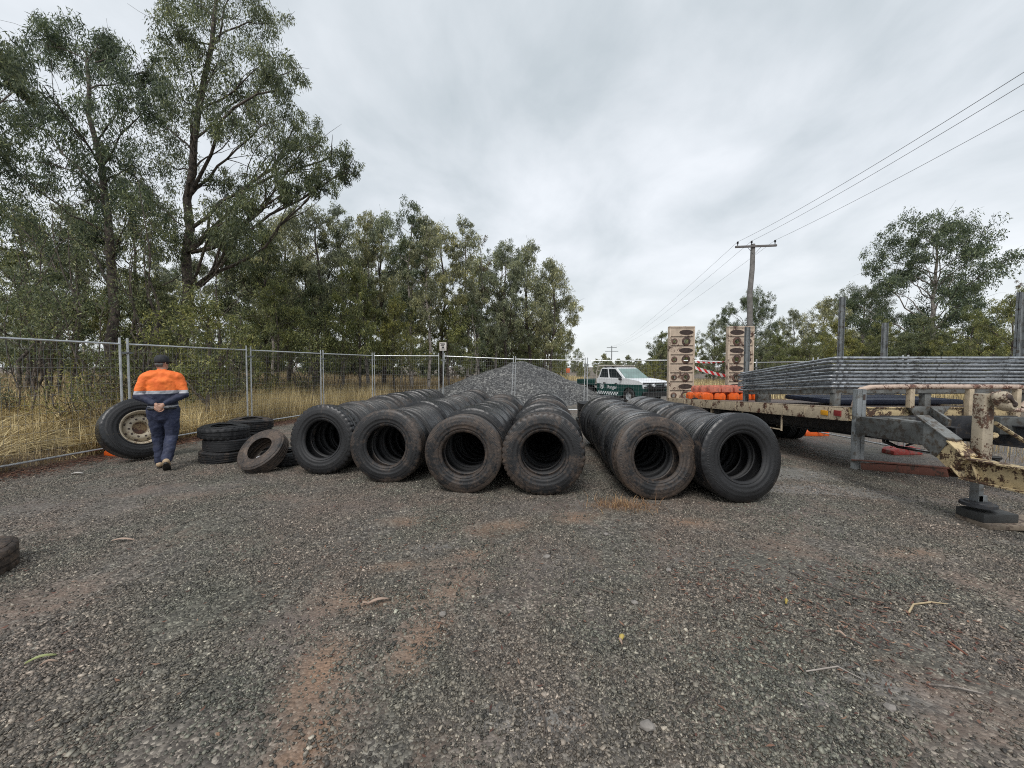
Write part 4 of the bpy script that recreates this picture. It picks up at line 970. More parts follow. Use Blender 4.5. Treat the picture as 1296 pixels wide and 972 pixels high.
# ------------------------------------------------------------------ trailer
XL, XR, YF, YB = 5.22, 7.78, 6.05, 13.1
def dz(Y): return 1.02 - (Y-6.05)*(.42/7.05)
def trailer():
    e = empty('flatbed_trailer', (6.5, 9, float(gz(6.5, 9)))); tag(e, 'long rusty cream flatbed trailer with upright loading ramps, parked on its jack leg', 'trailer')
    O = Vector((6.5, 9, e.location.z))
    def B(mb, name, m, **kw):
        mb.v = [tuple(Vector(v)-O) for v in mb.v]; return mb.build(name, m, e, **kw)
    a, b = Vector((0, YF, dz(YF))), Vector((0, YB, dz(YB)))
    # deck of timber / checker boards
    m = MB(); nb = 11
    for i in range(nb):
        x = XL+.06+(XR-XL-.12)*(i+.5)/nb; w = (XR-XL-.12)/nb-.008
        m.beam((x, YF+.05, dz(YF)-.022), (x, YB-.05, dz(YB)-.022), w, .035)
    B(m, 'deck', rusty('deck_boards', (.11, .085, .07), rust=(.09, .04, .028), amt=.5, scale=2.5))
    for x in (XL, XR):
        m = MB(); m.beam((x, YF, dz(YF)-.10), (x, YB, dz(YB)-.10), .014, .19)
        m.beam((x+(.03 if x == XL else -.03), YF, dz(YF)+.004), (x+(.03 if x == XL else -.03), YB, dz(YB)+.004), .075, .014)
        m.beam((x+(.03 if x == XL else -.03), YF, dz(YF)-.20), (x+(.03 if x == XL else -.03), YB, dz(YB)-.20), .07, .012)
        for k in range(13):
            y = YF+.35+k*.54; s = -1 if x == XL else 1; m.box(x+s*.006, x+s*.014, y-.012, y+.012, dz(y)-.19, dz(y)-.005)
        B(m, 'side_rail', M_CREAM, bevel=.003)
    for ya in (YF, YB):
        m = MB(); m.box(XL+.01, XR-.01, ya-.012, ya+.012, dz(ya)-.20, dz(ya)-.006); m.box(XL+.01, XR-.01, ya-.03, ya+.04, dz(ya)-.006, dz(ya)+.012)
        B(m, 'end_rail', M_YEL if ya == YF else M_CREAM, bevel=.003)
    # tie-rail loops and stubs along the near side
    m = MB()
    for y in (7.6, 8.9, 10.3, 11.6): m.tube([(XL+.05, y, dz(y)-.2), (XL+.05, y, dz(y)-.52)], .018, 8)
    m.tube([(XL+.05, 7.6, dz(7.6)-.5), (XL+.05, 11.6, dz(11.6)-.42)], .013, 8); B(m, 'rope_rail', M_CREAM, angle=40)
    # chassis
    for x in (5.95, 7.05):
        m = MB(); m.ibeam((x, 5.2, dz(5.2)-.37), (x, YB-.1, dz(YB)-.30), .12, .30); B(m, 'chassis_beam', M_DARKST)
    m = MB()
    for k in range(12):
        y = YF+.15+k*.6; m.beam((XL+.03, y, dz(y)-.12), (XR-.03, y, dz(y)-.12), .06, .10)
    B(m, 'cross_members', M_DARKST)
    # front fascia under the deck
    m = MB(); m.box(5.45, 7.6, 5.85, 5.9, dz(YF)-.44, dz(YF)-.10); B(m, 'front_bulkhead', M_DARKST, bevel=.004)
    # wheels: two axles, dual
    ty = tyre_mesh(.42, .22, .20, 0, 31, 0, 72)
    for y in (10.5, 11.45):
        gz_ = float(gz(5.5, y))
        m = MB(); m.tube([(5.4, y, gz_+.40), (7.6, y, float(gz(7.6, y))+.40)], .055, 10); B(m, 'axle', M_DARKST, angle=40)
        for x in (5.45, 5.70, 7.33, 7.58):
            z = float(gz(x, y))+.415; o = bpy.data.objects.new('wheel', ty); col.objects.link(o); o.parent = e; o.location = Vector((x, y, z))-O; o.rotation_euler = (0, 0, R(90)); o.color = (.2, 0, 0, 1)
            r_ = MB(); r_.lathe([(.21, -.10), (.20, -.08), (.19, 0), (.16, .02), (.10, .02), (.09, -.06), (0, -.06)], 24, ax='y'); rr = r_.build('rim', M_CREAM, o, 35)
            if x > 6.5: rr.rotation_euler = (0, 0, PI)
    m = MB()
    for y0 in (9.95, 12.0): 
        for x in (5.42, 7.3): m.box(x-.14, x+.42, y0-.01, y0+.01, dz(y0)-.62, dz(y0)-.2)
    B(m, 'mud_flap', M_BLACK)
    # suspension / tank clutter under the deck
    m = MB(); m.tube([(6.3, 8.2, .42), (6.9, 8.2, .42)], .14, 16); m.box(6.2, 6.7, 11.4, 11.8, .1, .4); m.beam((5.95, 8.7, .55), (5.95, 11.2, .38), .08, .10); m.beam((7.05, 8.7, .5), (7.05, 11.2, .3), .08, .10); B(m, 'suspension', M_DARKST, angle=40)
    # lamps on the near rail
    m = MB(); m.box(XL-.028, XL-.006, 6.42, 6.56, dz(6.5)-.14, dz(6.5)-.06); B(m, 'marker_lamp', M_AMBER, bevel=.006)
    m = MB(); m.box(XL-.03, XL-.006, 6.16, 6.29, dz(6.2)-.14, dz(6.2)-.05); B(m, 'marker_lamp', M_REDL, bevel=.006)
    # pipe hoop across the front
    zf = 1.33; yy = 5.95
    m = MB(); P = [(XL-.03+.06, yy+.02, dz(YF)+.02), (XL+.05, yy+.02, 1.14), (XL+.03, yy, 1.24), (XL+.10, yy, 1.31), (XL+.24, yy, 1.345), (XL+.6, yy, 1.352), (6.6, yy, 1.355), (XR-.04, yy, 1.35), (XR+.12, yy, 1.31), (XR+.16, yy, 1.2), (XR+.02, yy+.02, dz(YF)+.02)]
    m.tube(P, [.05, .046, .041, .039] + [.038]*7, 12); B(m, 'front_hoop', M_PIPE, angle=50)
    for x, m_ in ((6.08, M_CREAM), (6.98, M_CREAM), (7.7, M_CREAM)):
        m = MB(); m.box(x-.035, x+.035, yy-.03, yy+.04, dz(YF)-.14 if x > 6.5 else dz(YF)+.012, 1.32); B(m, 'hoop_post', m_, bevel=.004)
    # drawbar: a cranked beam on each side stepping down in front of the deck
    for k, (x, sg) in enumerate(((4.90, 1), (7.60, -1))):
        m = MB(); m.beam((x, 5.42, .84), (x, 4.56, .86), .12, .25); m.beam((x-.06*sg, 5.42, .83), (x+.75*sg, 5.50, .83), .10, .24); B(m, 'chassis_rail', M_GREYD, bevel=.005)
        kn0 = Vector((x, 4.55, .89)); kn1 = Vector((x-.04*sg, 4.14, .59)); mid = kn0.lerp(kn1, .50)
        m = MB(); m.beam(kn0+Vector((0, .10, .05)), mid, .11, .27); m.beam(kn0+Vector((0, .10, .185)), mid+Vector((0, -.07, .115)), .15, .016); m.box(x-.056, x+.056, 4.60, 5.02, .755, 1.0); B(m, 'drawbar_crank', M_GREYST, bevel=.004)
        m = MB(); m.beam(mid+Vector((0, .02, 0)), kn1+Vector((0, .02, 0)), .09, .24); m.beam(mid+Vector((0, -.055, .10)), kn1+Vector((0, -.03, .12)), .15, .018); B(m, 'drawbar_knee', M_YEL, bevel=.003)
        a_ = Vector((x-.05*sg, 4.14, .575)); b_ = Vector((x-.05*sg+(0 if k == 0 else -.3), 2.2, .63)); m = MB(); m.ibeam(a_, b_, .15, .235, .018)
        m.beam(a_+Vector((0, .10, .0)), a_+Vector((0, 0, -.1)), .12, .014); m.beam(a_+Vector((-.03*sg, -.10, .09)), a_+Vector((-.03*sg, -.16, -.09)), .06, .014); B(m, 'drawbar', M_YEL, bevel=.003)
    m = MB(); m.add([(6.08, 5.99, 1.045), (6.74, 5.99, 1.045), (6.62, 5.99, .90), (6.20, 5.99, .90), (6.08, 6.03, 1.045), (6.74, 6.03, 1.045), (6.62, 6.03, .90), (6.20, 6.03, .90)], [(0, 1, 2, 3), (7, 6, 5, 4), (0, 4, 5, 1), (1, 5, 6, 2), (2, 6, 7, 3), (3, 7, 4, 0)])
    m.beam((6.42, 5.97, .97), (6.02, 5.35, .86), .03, .15); B(m, 'gusset', M_GREYST, bevel=.004)
    # plate step hanging at the corner
    m = MB(); m.beam((4.93, 5.55, .325), (4.86, 4.24, .545), .14, .018); m.beam((4.87, 5.40, .275), (4.80, 4.26, .49), .014, .095); m.beam((4.99, 5.40, .275), (4.92, 4.26, .49), .014, .095); B(m, 'corner_step', M_RUST, bevel=.003)
    m = MB(); m.box(4.875, 4.895, 5.52, 5.58, .20, 1.34); m.box(4.985, 5.005, 5.52, 5.58, .20, 1.34); m.box(4.88, 5.0, 5.575, 5.59, .20, 1.34); m.box(4.932, 4.948, 5.51, 5.53, .22, 1.33)
    m.box(4.878, 4.93, 5.505, 5.519, .20, 1.335); m.box(4.95, 5.002, 5.505, 5.519, .20, 1.335); B(m, 'corner_channel', M_GALVD, bevel=.003)
    m = MB(); m.box(4.955, 4.985, 5.500, 5.5045, 1.19, 1.27); B(m, 'slot', M_HOLE)
    # hoses and struts under the front
    m = MB(); m.tube([(6.05, 6.3, .72), (6.0, 6.2, .46), (6.06, 6.1, .40), (6.3, 5.8, .38), (6.95, 5.5, .36)], .022, 8); m.tube([(6.0, 6.3, .70), (5.94, 6.2, .46), (6.0, 6.1, .42)], .022, 8); m.tube([(6.2, 6.1, .42), (6.9, 6.3, .55)], .016, 6); m.box(6.8, 6.86, 5.7, 5.76, .36, .62); m.tube([(6.86, 5.73, .38), (7.05, 5.6, .30)], .02, 6); B(m, 'brake_pipes', M_BLACK, angle=40)
    # jack leg
    jx, jy = 5.08, 4.20
    m = MB(); m.box(jx-.058, jx+.058, jy-.055, jy+.055, .62, 1.37); m.box(jx-.066, jx+.066, jy-.063, jy+.063, .60, .64); B(m, 'jack_leg', rusty('jack_paint', (.42, .36, .27), rust=(.10, .05, .03), amt=.5, scale=4, fine=40), bevel=.012)
    m = MB(); m.box(jx-.052, jx+.0, jy-.045, jy+.045, .20, .62); m.box(jx+.006, jx+.048, jy-.045, jy+.045, .42, .62); m.box(jx+.02, jx+.048, jy-.0, jy+.045, .20, .45); m.box(jx-.05, jx+.048, jy-.045, jy+.045, .19, .27); B(m, 'inner_leg', M_GALVD, bevel=.004)
    m = MB(); m.lathe([(0, .20), (.10, .20), (.11, .185), (.14, .18), (.145, .150), (0, .150)], 20, Matrix.Translation((jx, jy, 0))); B(m, 'foot_plate', M_DARKST, angle=35)
    m = MB()                                               # gearbox on the jack
    Mx = Matrix.Translation((jx+.045, jy-.12, 1.30)) @ Matrix.Rotation(R(-38), 4, 'Y') @ Matrix.Rotation(R(12), 4, 'Z')
    m.ball(Mx @ Vector((0, 0, 0)), (.082, .060, .118), Mx.to_3x3().to_4x4(), 24, 14); m.lathe([(.0, -.075), (.050, -.072), (.062, -.055), (.066, 0)], 20, Mx @ Matrix.Translation((0, -.0, .048)), ax='y'); m.lathe([(.0, -.075), (.050, -.072), (.062, -.055), (.066, 0)], 20, Mx @ Matrix.Translation((0, -.0, -.048)), ax='y')
    o = B(m, 'gearbox', rusty('gearbox_paint', (.46, .39, .29), rust=(.12, .07, .045), amt=.5, scale=8, fine=50), angle=45)
    m = MB()
    for s in (-.048, .048): m.ball(Mx @ Vector((0, -.074, s)), (.030, .020, .030), n=12)
    m.tube([Mx @ Vector((0, -.078, -.05)), Mx @ Vector((0, -.078, .05))], .016, 8); B(m, 'gearbox_cap', M_HOLE, angle=40)
    m = MB(); m.tube([(jx+.15, jy-.10, 1.21), (jx+.62, jy-.1, 1.18)], .022, 8); m.tube([(jx+.02, jy-.02, 1.32), (jx+.0, jy-.08, 1.38), (jx+.03, jy-.11, 1.40), (jx+.06, jy-.10, 1.36), (jx+.06, jy-.08, 1.30)], .014, 8); B(m, 'crank_shaft', M_PIPE, angle=40)
    m = MB(); m.tube([(jx+.14, jy, .92), (jx+.6, jy+.5, .74)], .03, 8); m.tube([(jx+.14, jy, 1.05), (jx+.75, jy+.2, .80)], .022, 8); B(m, 'jack_brace', M_YEL, angle=40)
    # loading ramps, upright at the rear
    for kx, (x0, x1, sd_) in enumerate(((5.28, 6.13, 1), (7.26, 8.12, -1))):
        z0 = dz(YB)-.06; Hh = 2.42; yb = YB+.10; nrow = 8; rh = Hh/nrow
        m = MB()
        for x in (x0+.02, x1-.02): m.box(x-.02, x+.02, yb-.045, yb+.13, z0, z0+Hh)
        m.box(x0+.003, x1-.003, yb-.05, yb+.13, z0+Hh+.002, z0+Hh+.05)
        rp_ = B(m, 'loading_ramp', M_CREAM2, bevel=.004)
        for r_ in range(nrow):
            zc = z0+(r_+.5)*rh; w2, h2 = (x1-x0)/2-.042, rh/2-.018
            holes = []
            if r_ % 2 == 0: holes = [circle(.14*sd_*1, 0, .082, 20), circle(-.25*sd_, 0, .058, 16)]
            else: holes = [circle(.14*sd_, 0, .235, 24, .085)]
            me_ = plate([[(-w2, -h2), (w2, -h2), (w2, h2), (-w2, h2)]]+(holes if r_ % 2 == 0 else []), .012)
            pm = MB(); M = Matrix.Translation(((x0+x1)/2, yb-.02, zc)) @ Matrix.Rotation(R(90+5), 4, 'X'); me_add(pm, me_, M)
            
            gb = MB(); gb.box(x0+.042, x1-.042, yb+.0, yb+.03, zc+h2-.02, zc+h2+.05); gq = B(gb, 'gap_shade_bar', M_HOLE); gq.parent = rp_  # dark backing bar puts shade and grime into the gap between plates
            p_ = B(pm, 'rung_plate', M_CREAM2); p_.parent = rp_; 
            if r_ % 2 == 0:
                for cx_, rr in ((.14*sd_, .082), (-.25*sd_, .058)):
                    pm = MB(); pm.lathe([(rr*1.0, -.012), (rr*1.0, .022), (rr*1.75, .012), (rr*1.85, -.0)], 20, M @ Matrix.Translation((cx_, 0, 0))); q_ = B(pm, 'hole_lip', rusty('hole_rust', (.16, .09, .065), rust=(.05, .03, .025), amt=.6, scale=9) if r_ == 0 and kx == 0 and rr > .06 else bpy.data.materials['hole_rust'], angle=40); q_.parent = rp_
            else:
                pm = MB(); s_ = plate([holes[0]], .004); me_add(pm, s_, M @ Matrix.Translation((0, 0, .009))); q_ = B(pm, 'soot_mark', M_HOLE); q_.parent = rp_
        m = MB(); m.tube([(x0-.03, YB+.08, z0+.02), (x1+.03, YB+.08, z0+.02)], .035, 10); hg = B(m, 'hinge', M_DARKST, angle=40); hg.parent = rp_
    return e
TR = trailer()
# timber and steel packing under the jack foot
m = MB(); m.box(-.15, .22, -.13, .14, .055, .150); o = m.build('packing_block', paint('black_block', (.035, .036, .035), .6, .4, 6, bmp=.3), None, bevel=.014); o.location = (5.12, 4.18, float(gz(5.1, 4.2))); tag(o, 'dark block right under the jack foot of the trailer', 'block')
m = MB(); m.box(-.17, 1.0, -.17, .17, 0, .053); o = m.build('packing_board', M_TIMBER, None, bevel=.008); o.location = (5.15, 4.16, float(gz(5.1, 4.2))+.004); o.rotation_euler = (0, .0, -.06); tag(o, 'weathered timber board on the gravel beneath the dark jack block', 'board')

# stacked fence panels on the trailer
SX0, SX1, SY0, SY1 = 5.30, 8.62, 6.42, 8.90
def stack_panel():
    e = empty('temporary_fence'); m = MB(); r_ = .0225; Lx, Ly = SX1-SX0, SY1-SY0; c = .035
    P = []
    for cx_, cy_, a0 in ((Lx-c, c, -90), (Lx-c, Ly-c, 0), (c, Ly-c, 90), (c, c, 180)):
        P += [(cx_+c*math.cos(R(a0+t)), cy_+c*math.sin(R(a0+t)), 0) for t in (0, 15, 30, 45, 60, 75, 90)]
    P.append(P[0])
    m.tube(P, r_, 12, cap=False); m.tube([(-.10, Ly-.02, 0), (.05, Ly-.02, 0)], r_, 8)
    m.build('frame', M_GALVS, e, 50)
    w = MB(); n = 14
    for i in range(1, n): x = Lx*i/n; w.tube([(x, .0, .006), (x, Ly, .006)], .002, 3, cap=False)
    for i in range(1, 8): y = Ly*i/8; w.tube([(0, y, .009), (Lx, y, .009)], .002, 3, cap=False)
    w.build('wire_mesh', M_WIRED, e); return e
sp0 = None; nP = 9; rs = random.Random(3)
pos = ['bottom panel', 'second panel from the bottom', 'third panel from the bottom', 'fourth panel from the bottom', 'middle panel', 'fourth panel from the top', 'third panel from the top', 'second panel from the top', 'topmost panel']
for i in range(nP):
    o = stack_panel() if sp0 is None else copy_tree(sp0)
    sp0 = sp0 or o
    zn = 1.33+i*.059; zf = 1.13+i*.048
    o.location = (SX0+rs.uniform(-.05, .04), SY0+rs.uniform(-.02, .05), zn); o.rotation_euler = (-math.atan2(zn-zf, SY1-SY0), 0, rs.uniform(-.004, .004))
    tag(o, f'galvanised fence frame, {pos[i]} of the stack lying on the trailer', 'fence', 'galvanised fence frames stacked on the trailer')
# steel stillage carrying the stack, with its corner posts
e = empty('stillage', (SX0, SY0, dz(SY0))); tag(e, 'grey steel stillage with tall corner posts holding the stacked frames', 'stillage'); O = Vector(e.location)
def SB(mb, name, m, **kw): mb.v = [tuple(Vector(v)-O) for v in mb.v]; return mb.build(name, m, e, **kw)
m = MB()
for x in (SX0+.02, SX1-.06): m.beam((x, SY0+.02, 1.262), (x, SY1-.02, 1.065), .06, .075)
for y, z in ((SY0+.06, 1.258), (7.6, 1.165), (SY1-.08, 1.07)): m.beam((SX0+.06, y, z), (SX1-.10, y, z), .06, .07)
SB(m, 'base_frame', M_GREYST, bevel=.003)
for x, y, w_ in ((SX0+.06, SY0+.05, .10), (SX1-.1, SY0+.05, .10), (SX0+.35, SY1-.12, .30), (SX1-.3, SY1-.1, .2), (6.9, SY0+.1, .1)):
    m = MB(); zt = 1.262-(y-SY0)*(.197/2.48)-.038; m.box(x-w_/2, x+w_/2, y-.05, y+.05, dz(y)+.012, zt); SB(m, 'foot', M_GREYST, bevel=.003)
for x, y, zt in ((5.36, SY1+.05, 2.56), (7.52, SY1+.08, 3.24), (8.52, SY1+.08, 2.66), (8.72, 6.75, 2.93)):
    m = MB(); zb = dz(y)+.012
    m.box(x-.045, x+.045, y-.004, y+.004, zb, zt); m.box(x-.045, x-.037, y-.04, y+.04, zb, zt+.0); m.box(x+.037, x+.045, y-.04, y+.04, zb, zt)
    SB(m, 'corner_post', M_GALVD)
m = MB(); m.box(SX0+.5, SX1-.5, 7.0, 8.3, dz(7)+.012, 1.07); o = m.build('gap_shade_filler', paint('navy_gap_shade', (.018, .024, .045), .5, .3, 4, bmp=.4), None, bevel=.03); o.data.name = 'shade_filler'; tag(o, 'flat dark navy bundle for the shade in the gap under the steel stillage', 'filler')  # dark block standing in for the shade in the gap below the stack
# orange feet piled on the deck
rs = random.Random(8)
for lay in range(2):
    for j in range(3):
        for i in range(4 if lay else 5):
            y = 11.1+j*.42; x = 5.52+i*.36+(.2 if lay else 0)+rs.uniform(-.03, .03); z = dz(y)+.012+lay*.205
            me_ = FOOTP if (lay == 1 and i < 3) else FOOT_ME
            lb = f"{'faded pinkish' if me_ is FOOTP else 'bright orange'} fence foot, {fsign(i)} from left, {['front', 'middle', 'back'][j]} row, {['lower', 'upper'][lay]} layer on the deck"
            foot(me_, (x, y, z), (rs.uniform(-.04, .04), rs.uniform(-.06, .06), rs.uniform(-.15, .15)), lb, 'plastic fence feet piled on the trailer').scale = (.49, 1.2, 1.42)
m = MB(); m.box(-.035, .035, -.01, .01, 0, .34); o = m.build('timber_offcut', paint('pale_wood', (.55, .42, .33), .7, .2), None, bevel=.004); o.location = (5.62, 9.35, dz(9.35)+.013); tag(o, 'pale timber offcut standing beside the pile of orange feet', 'timber')
# barrier tape between the ramps
def stripes():
    m, t, b = newmat('barrier_tape'); c = N(t, 'ShaderNodeTexCoord'); s = N(t, 'ShaderNodeSeparateXYZ'); LK(t, c.outputs['Object'], s.inputs[0])
    v = mth(t, 'FRACT', mth(t, 'MULTIPLY', mth(t, 'ADD', s.outputs[0], mth(t, 'MULTIPLY', s.outputs[2], .8)), 6.0)); f = mth(t, 'GREATER_THAN', v, .5)
    LK(t, mixc(t, f, (.62, .04, .045), (.75, .70, .68)), b.inputs['Base Color']); b.inputs['Roughness'].default_value = .4; return m
M_TAPE = stripes()
def tape(a, b, tw, lab, w=.07, sag=.05):
    P = []; n = 30
    for i in range(n+1):
        t = i/n; c = Vector(a).lerp(Vector(b), t); c.z -= sag*math.sin(PI*t); an = R(90)+tw*t; u = Vector((0, math.cos(an), math.sin(an)))*w/2; P += [c-u, c+u]
    m = MB(); m.add(P, [(2*i, 2*i+1, 2*i+3, 2*i+2) for i in range(n)]); o = m.build('barrier_tape', M_TAPE, None, recalc=False); sm = o.modifiers.new('thick', 'SOLIDIFY'); sm.thickness = .002; tag(o, lab, 'barrier tape')
tape((6.14, 13.15, 1.82), (7.17, 13.15, 1.83), .9, 'upper straight run of red and white tape between the ramps', .055, .03)
tape((6.14, 13.12, 1.62), (7.17, 13.12, 1.35), .5, 'lower slanting run of red and white tape between the ramps', .11, .02)

# ------------------------------------------------------------------ power pole, wires, pylon
def pole():
    Y = 24; b = at(949, 460, Y); z0 = float(gz(b.x, Y)); e = empty('power_pole', (b.x, Y, z0)); tag(e, 'weathered timber power pole with a crossarm and three insulators', 'power pole')
    pts = [Vector((0, 0, -.3))]+[at(px, py, Y)-Vector((b.x, Y, z0)) for px, py in ((948, 440), (949, 400), (949, 370), (952, 340), (952.5, 325), (953, 309))]
    m = MB(); m.tube(pts, [.19, .17, .155, .15, .14, .13, .12], 14); m.build('pole', paint('pole_timber', (.17, .16, .15), .8, .3, 5, bmp=.5), e, 40)
    zc = pts[-1].z-.12; dxy = Vector((1, -.20, 0)).normalized()
    l = at(929, 313.5, Y)-Vector((b.x, Y, z0)); rgt = at(981, 311.5, Y)-Vector((b.x, Y, z0))
    m = MB(); m.beam(l+Vector((0, -.14, 0)), rgt+Vector((0, -.14, 0)), .10, .12); m.build('crossarm', paint('arm_timber', (.14, .13, .125), .8, .3), e, bevel=.01)
    m = MB(); mid = (l+rgt)/2+Vector((.05, -.12, 0)); px_ = Vector((pts[-1].x, -.12, zc-.55))
    for s in (-.42, .42): m.tube([px_, Vector((pts[-1].x+s, -.12, (l.z+rgt.z)/2-.03))], .012, 6)
    m.build('brace', M_GALVD, e)
    tops = []
    for pxx, pyy in ((932, 309.5), (949.5, 308.5), (979, 307.5)):
        p = at(pxx, pyy, Y)-Vector((b.x, Y, z0))+Vector((0, -.14, 0)); m = MB(); m.lathe([(0, .14), (.045, .13), (.06, .09), (.04, .06), (.07, .03), (.03, 0), (.02, -.12), (0, -.12)], 12, Matrix.Translation(p)); m.build('insulator', M_BLACK, e, 35); tops.append(p+Vector((b.x, Y, z0+.12)))
    return tops
tops = pole()
dirv = Vector((-.188, -1, 0)).normalized()
M_CABLE = paint('cable', (.20, .20, .21), .5, .1)
for i, tp_ in enumerate(tops):
    lb = ['left', 'middle', 'right'][i]; span = 48
    m = MB(); P = []
    for k in range(49):
        s = k/48*span; p = tp_+dirv*s; sag = -4*(s/span)*(1-s/span); P.append(p+Vector((0, 0, sag*[1.55, 1.3, 1.15][i])))
    Q = []
    for k in range(1, 49):
        s = k/48*128; p = tp_-dirv*s; Q.append(p+Vector((0, 0, -1.2*4*(s/128)*(1-s/128))))
    m.tube(P[::-1]+Q, .0075, 5); o = m.build('overhead_wire', M_CABLE, None, 60); tag(o, f'overhead wire on the {lb} insulator of the power pole', 'overhead wire', 'wires on the power pole')
# the next pole down the line, far off on the horizon
p2 = tops[1]-dirv*128; e = empty('power_pole', (p2.x, p2.y, float(gz(p2.x, p2.y)))); tag(e, 'tiny distant pole with two crossarms on the horizon above the utility truck', 'power pole'); hh = p2.z-e.location.z
m = MB(); m.tube([(0, 0, -.3), (0, 0, hh+.4)], [.22, .16], 8); m.build('pole', M_GALVD, e, 40)
m = MB(); m.beam((-1.9, 0, hh-.3), (1.9, 0, hh-.3), .2, .2); m.beam((-2.5, 0, hh-1.7), (2.5, 0, hh-1.7), .2, .2); m.build('crossarm', M_GALVD, e)

# ------------------------------------------------------------------ utility truck
def ute():
    cx, cy = 5.98, 21.4; z0 = float(gz(cx, cy)); e = empty('utility_truck', (cx, cy, z0), R(-63)); tag(e, 'white and dark green double cab utility truck with a bull bar behind the fence', 'truck')
    WH = paint('ute_white', (.72, .73, .74), .28, .04, 3); GR = paint('ute_green', (.010, .052, .045), .3, .1, 3); GL = paint('tinted_glass', (.02, .025, .028), .08, .1, 2)
    WG = paint('windscreen_glass', (.16, .24, .22), .12, .25, 2, spec=.8)
    hw = .92
    def arch(cx_, r_=.45, n=10): return [(cx_-r_*math.cos(PI*k/n), .30+r_*math.sin(PI*k/n)*.98) for k in range(n+1)]
    # lower body: cab and front wing (x forward). wheels at x=1.55 and -1.67
    low = [(-.92, .36)] + [(.80, .32)] + [(1.55-.47*math.cos(PI*k/10), .36+.47*math.sin(PI*k/10)) for k in range(11)] + [(2.05, .40), (2.38, .42), (2.46, .62), (2.45, .86), (2.42, .98), (1.0, .95)]
    sg = low + [(-.95, .95)]
    me_ = plate([sg], 2*hw); m = MB(); me_add(m, me_, Matrix.Rotation(R(90), 4, 'X')); m.build('lower_body', GR, e, bevel=.03)
    up = [(-.95, .953), (1.0, .953), (2.42, .983), (2.40, 1.08), (2.20, 1.16), (1.25, 1.27), (-.97, 1.22)]
    me_ = plate([up], 2*hw-.02); m = MB(); me_add(m, me_, Matrix.Rotation(R(90), 4, 'X')); m.build('bonnet_and_doors', WH, e, bevel=.035)
    # greenhouse
    def frust(b0, b1, t0, t1, wb, wt, zb, zt):
        return [(b0, -wb, zb), (b1, -wb, zb), (b1, wb, zb), (b0, wb, zb), (t0, -wt, zt), (t1, -wt, zt), (t1, wt, zt), (t0, wt, zt)]
    FF = [(0, 3, 2, 1), (4, 5, 6, 7), (0, 1, 5, 4), (1, 2, 6, 5), (2, 3, 7, 6), (3, 0, 4, 7)]
    b0, b1, t0, t1, wb, wt, zb, zt = -.97, 1.30, -.80, .40, .875, .71, 1.18, 1.82
    m = MB(); m.add(frust(b0, b1, t0, t1, wb, wt, zb, zt), FF); m.build('cab', WH, e, bevel=.09)
    def side(u0, u1, v0, v1, s, off=.008, cut=0):
        """window quad on the cab side; u along the length 0-1, v up 0-1"""
        def pt(u, v): 
            xb = b0+(b1-b0)*u; xt = t0+(t1-t0)*u; return Vector((xb+(xt-xb)*v, s*(wb+(wt-wb)*v+off), zb+(zt-zb)*v))
        return [pt(u0, v0), pt(u1, v0), pt(u1-cut, v1), pt(u0, v1)]
    for s in (-1, 1):
        for (u0, u1, cut) in ((.08, .42, 0), (.48, .93, .05)):
            q_ = side(u0, u1, .16, .88, s, .010, cut); m = MB(); m.add(q_+[v-Vector((0, s*.02, 0)) for v in q_], [(0, 1, 2, 3), (7, 6, 5, 4), (0, 4, 5, 1), (1, 5, 6, 2), (2, 6, 7, 3), (3, 7, 4, 0)]); m.build('side_window', GL, e)
    def front(x_b, x_t, k0, k1, v0, v1, nx_):
        P = []
        for v, w_ in ((v0, 1), (v0, -1), (v1, -1), (v1, 1)):
            x = x_b+(x_t-x_b)*v; z = zb+(zt-zb)*v; hwid = (wb+(wt-wb)*v)*k0; P.append(Vector((x+nx_*.014, hwid*w_, z+.008)))
        return P
    for nm, a_, b_, nx_ in (('windscreen', b1, t1, 1), ('rear_window', b0, t0, -1)):
        q_ = front(a_, b_, .92, .92, .14, .90, nx_); m = MB(); m.add(q_+[v-Vector((nx_*.02, 0, .004)) for v in q_], [(0, 1, 2, 3), (7, 6, 5, 4), (0, 4, 5, 1), (1, 5, 6, 2), (2, 6, 7, 3), (3, 7, 4, 0)]); m.build(nm, WG if nx_ > 0 else GL, e)
    # livery on both doors
    for s in (-1, 1):
        m = MB(); yy = s*(hw+.003); sq = .085
        for i in range(18):
            for j in range(2):
                if (i+j) % 2 == 0: x = -.88+i*sq*1.08; z = .37+j*sq; m.box(x, x+sq*1.08, min(yy, yy+s*.004), max(yy, yy+s*.004), z, z+sq)
        m.build('chequer_band', WH, e)
        tm = text_mesh('Ranger', .26); m = MB(); me_add(m, tm, Matrix.Translation((.32, s*(hw+.006), .78)) @ (Matrix.Rotation(PI, 4, 'Z') if s > 0 else Matrix.Identity(4)) @ Matrix.Rotation(R(90), 4, 'X')); m.build('lettering', WH, e)
        m = MB(); m.lathe([(.15, 0), (.15, .004), (.125, .004), (.125, 0)], 24, Matrix.Translation((-.50, s*(hw+.001), .80)) @ Matrix.Rotation(s*R(-90), 4, 'X'), closed=True); m.ball((-.50, s*(hw+.003), .82), (.06, .006, .075), n=10); m.ball((-.46, s*(hw+.003), .73), (.05, .006, .04), n=10); m.build('emblem', WH, e)
        for x in (-.30, .62): m = MB(); m.box(x-.09, x+.09, s*hw-.012 if s > 0 else -hw-.03, s*hw+.03 if s > 0 else -hw+.012, .985, 1.015); m.build('door_handle', M_BLACK, e, bevel=.006)
        m = MB(); m.ball((1.02, s*1.03, 1.24), (.05, .11, .085)); m.box(.98, 1.04, min(s*.86, s*.96), max(s*.86, s*.96), 1.19, 1.22); m.build('mirror', M_BLACK, e, 40)
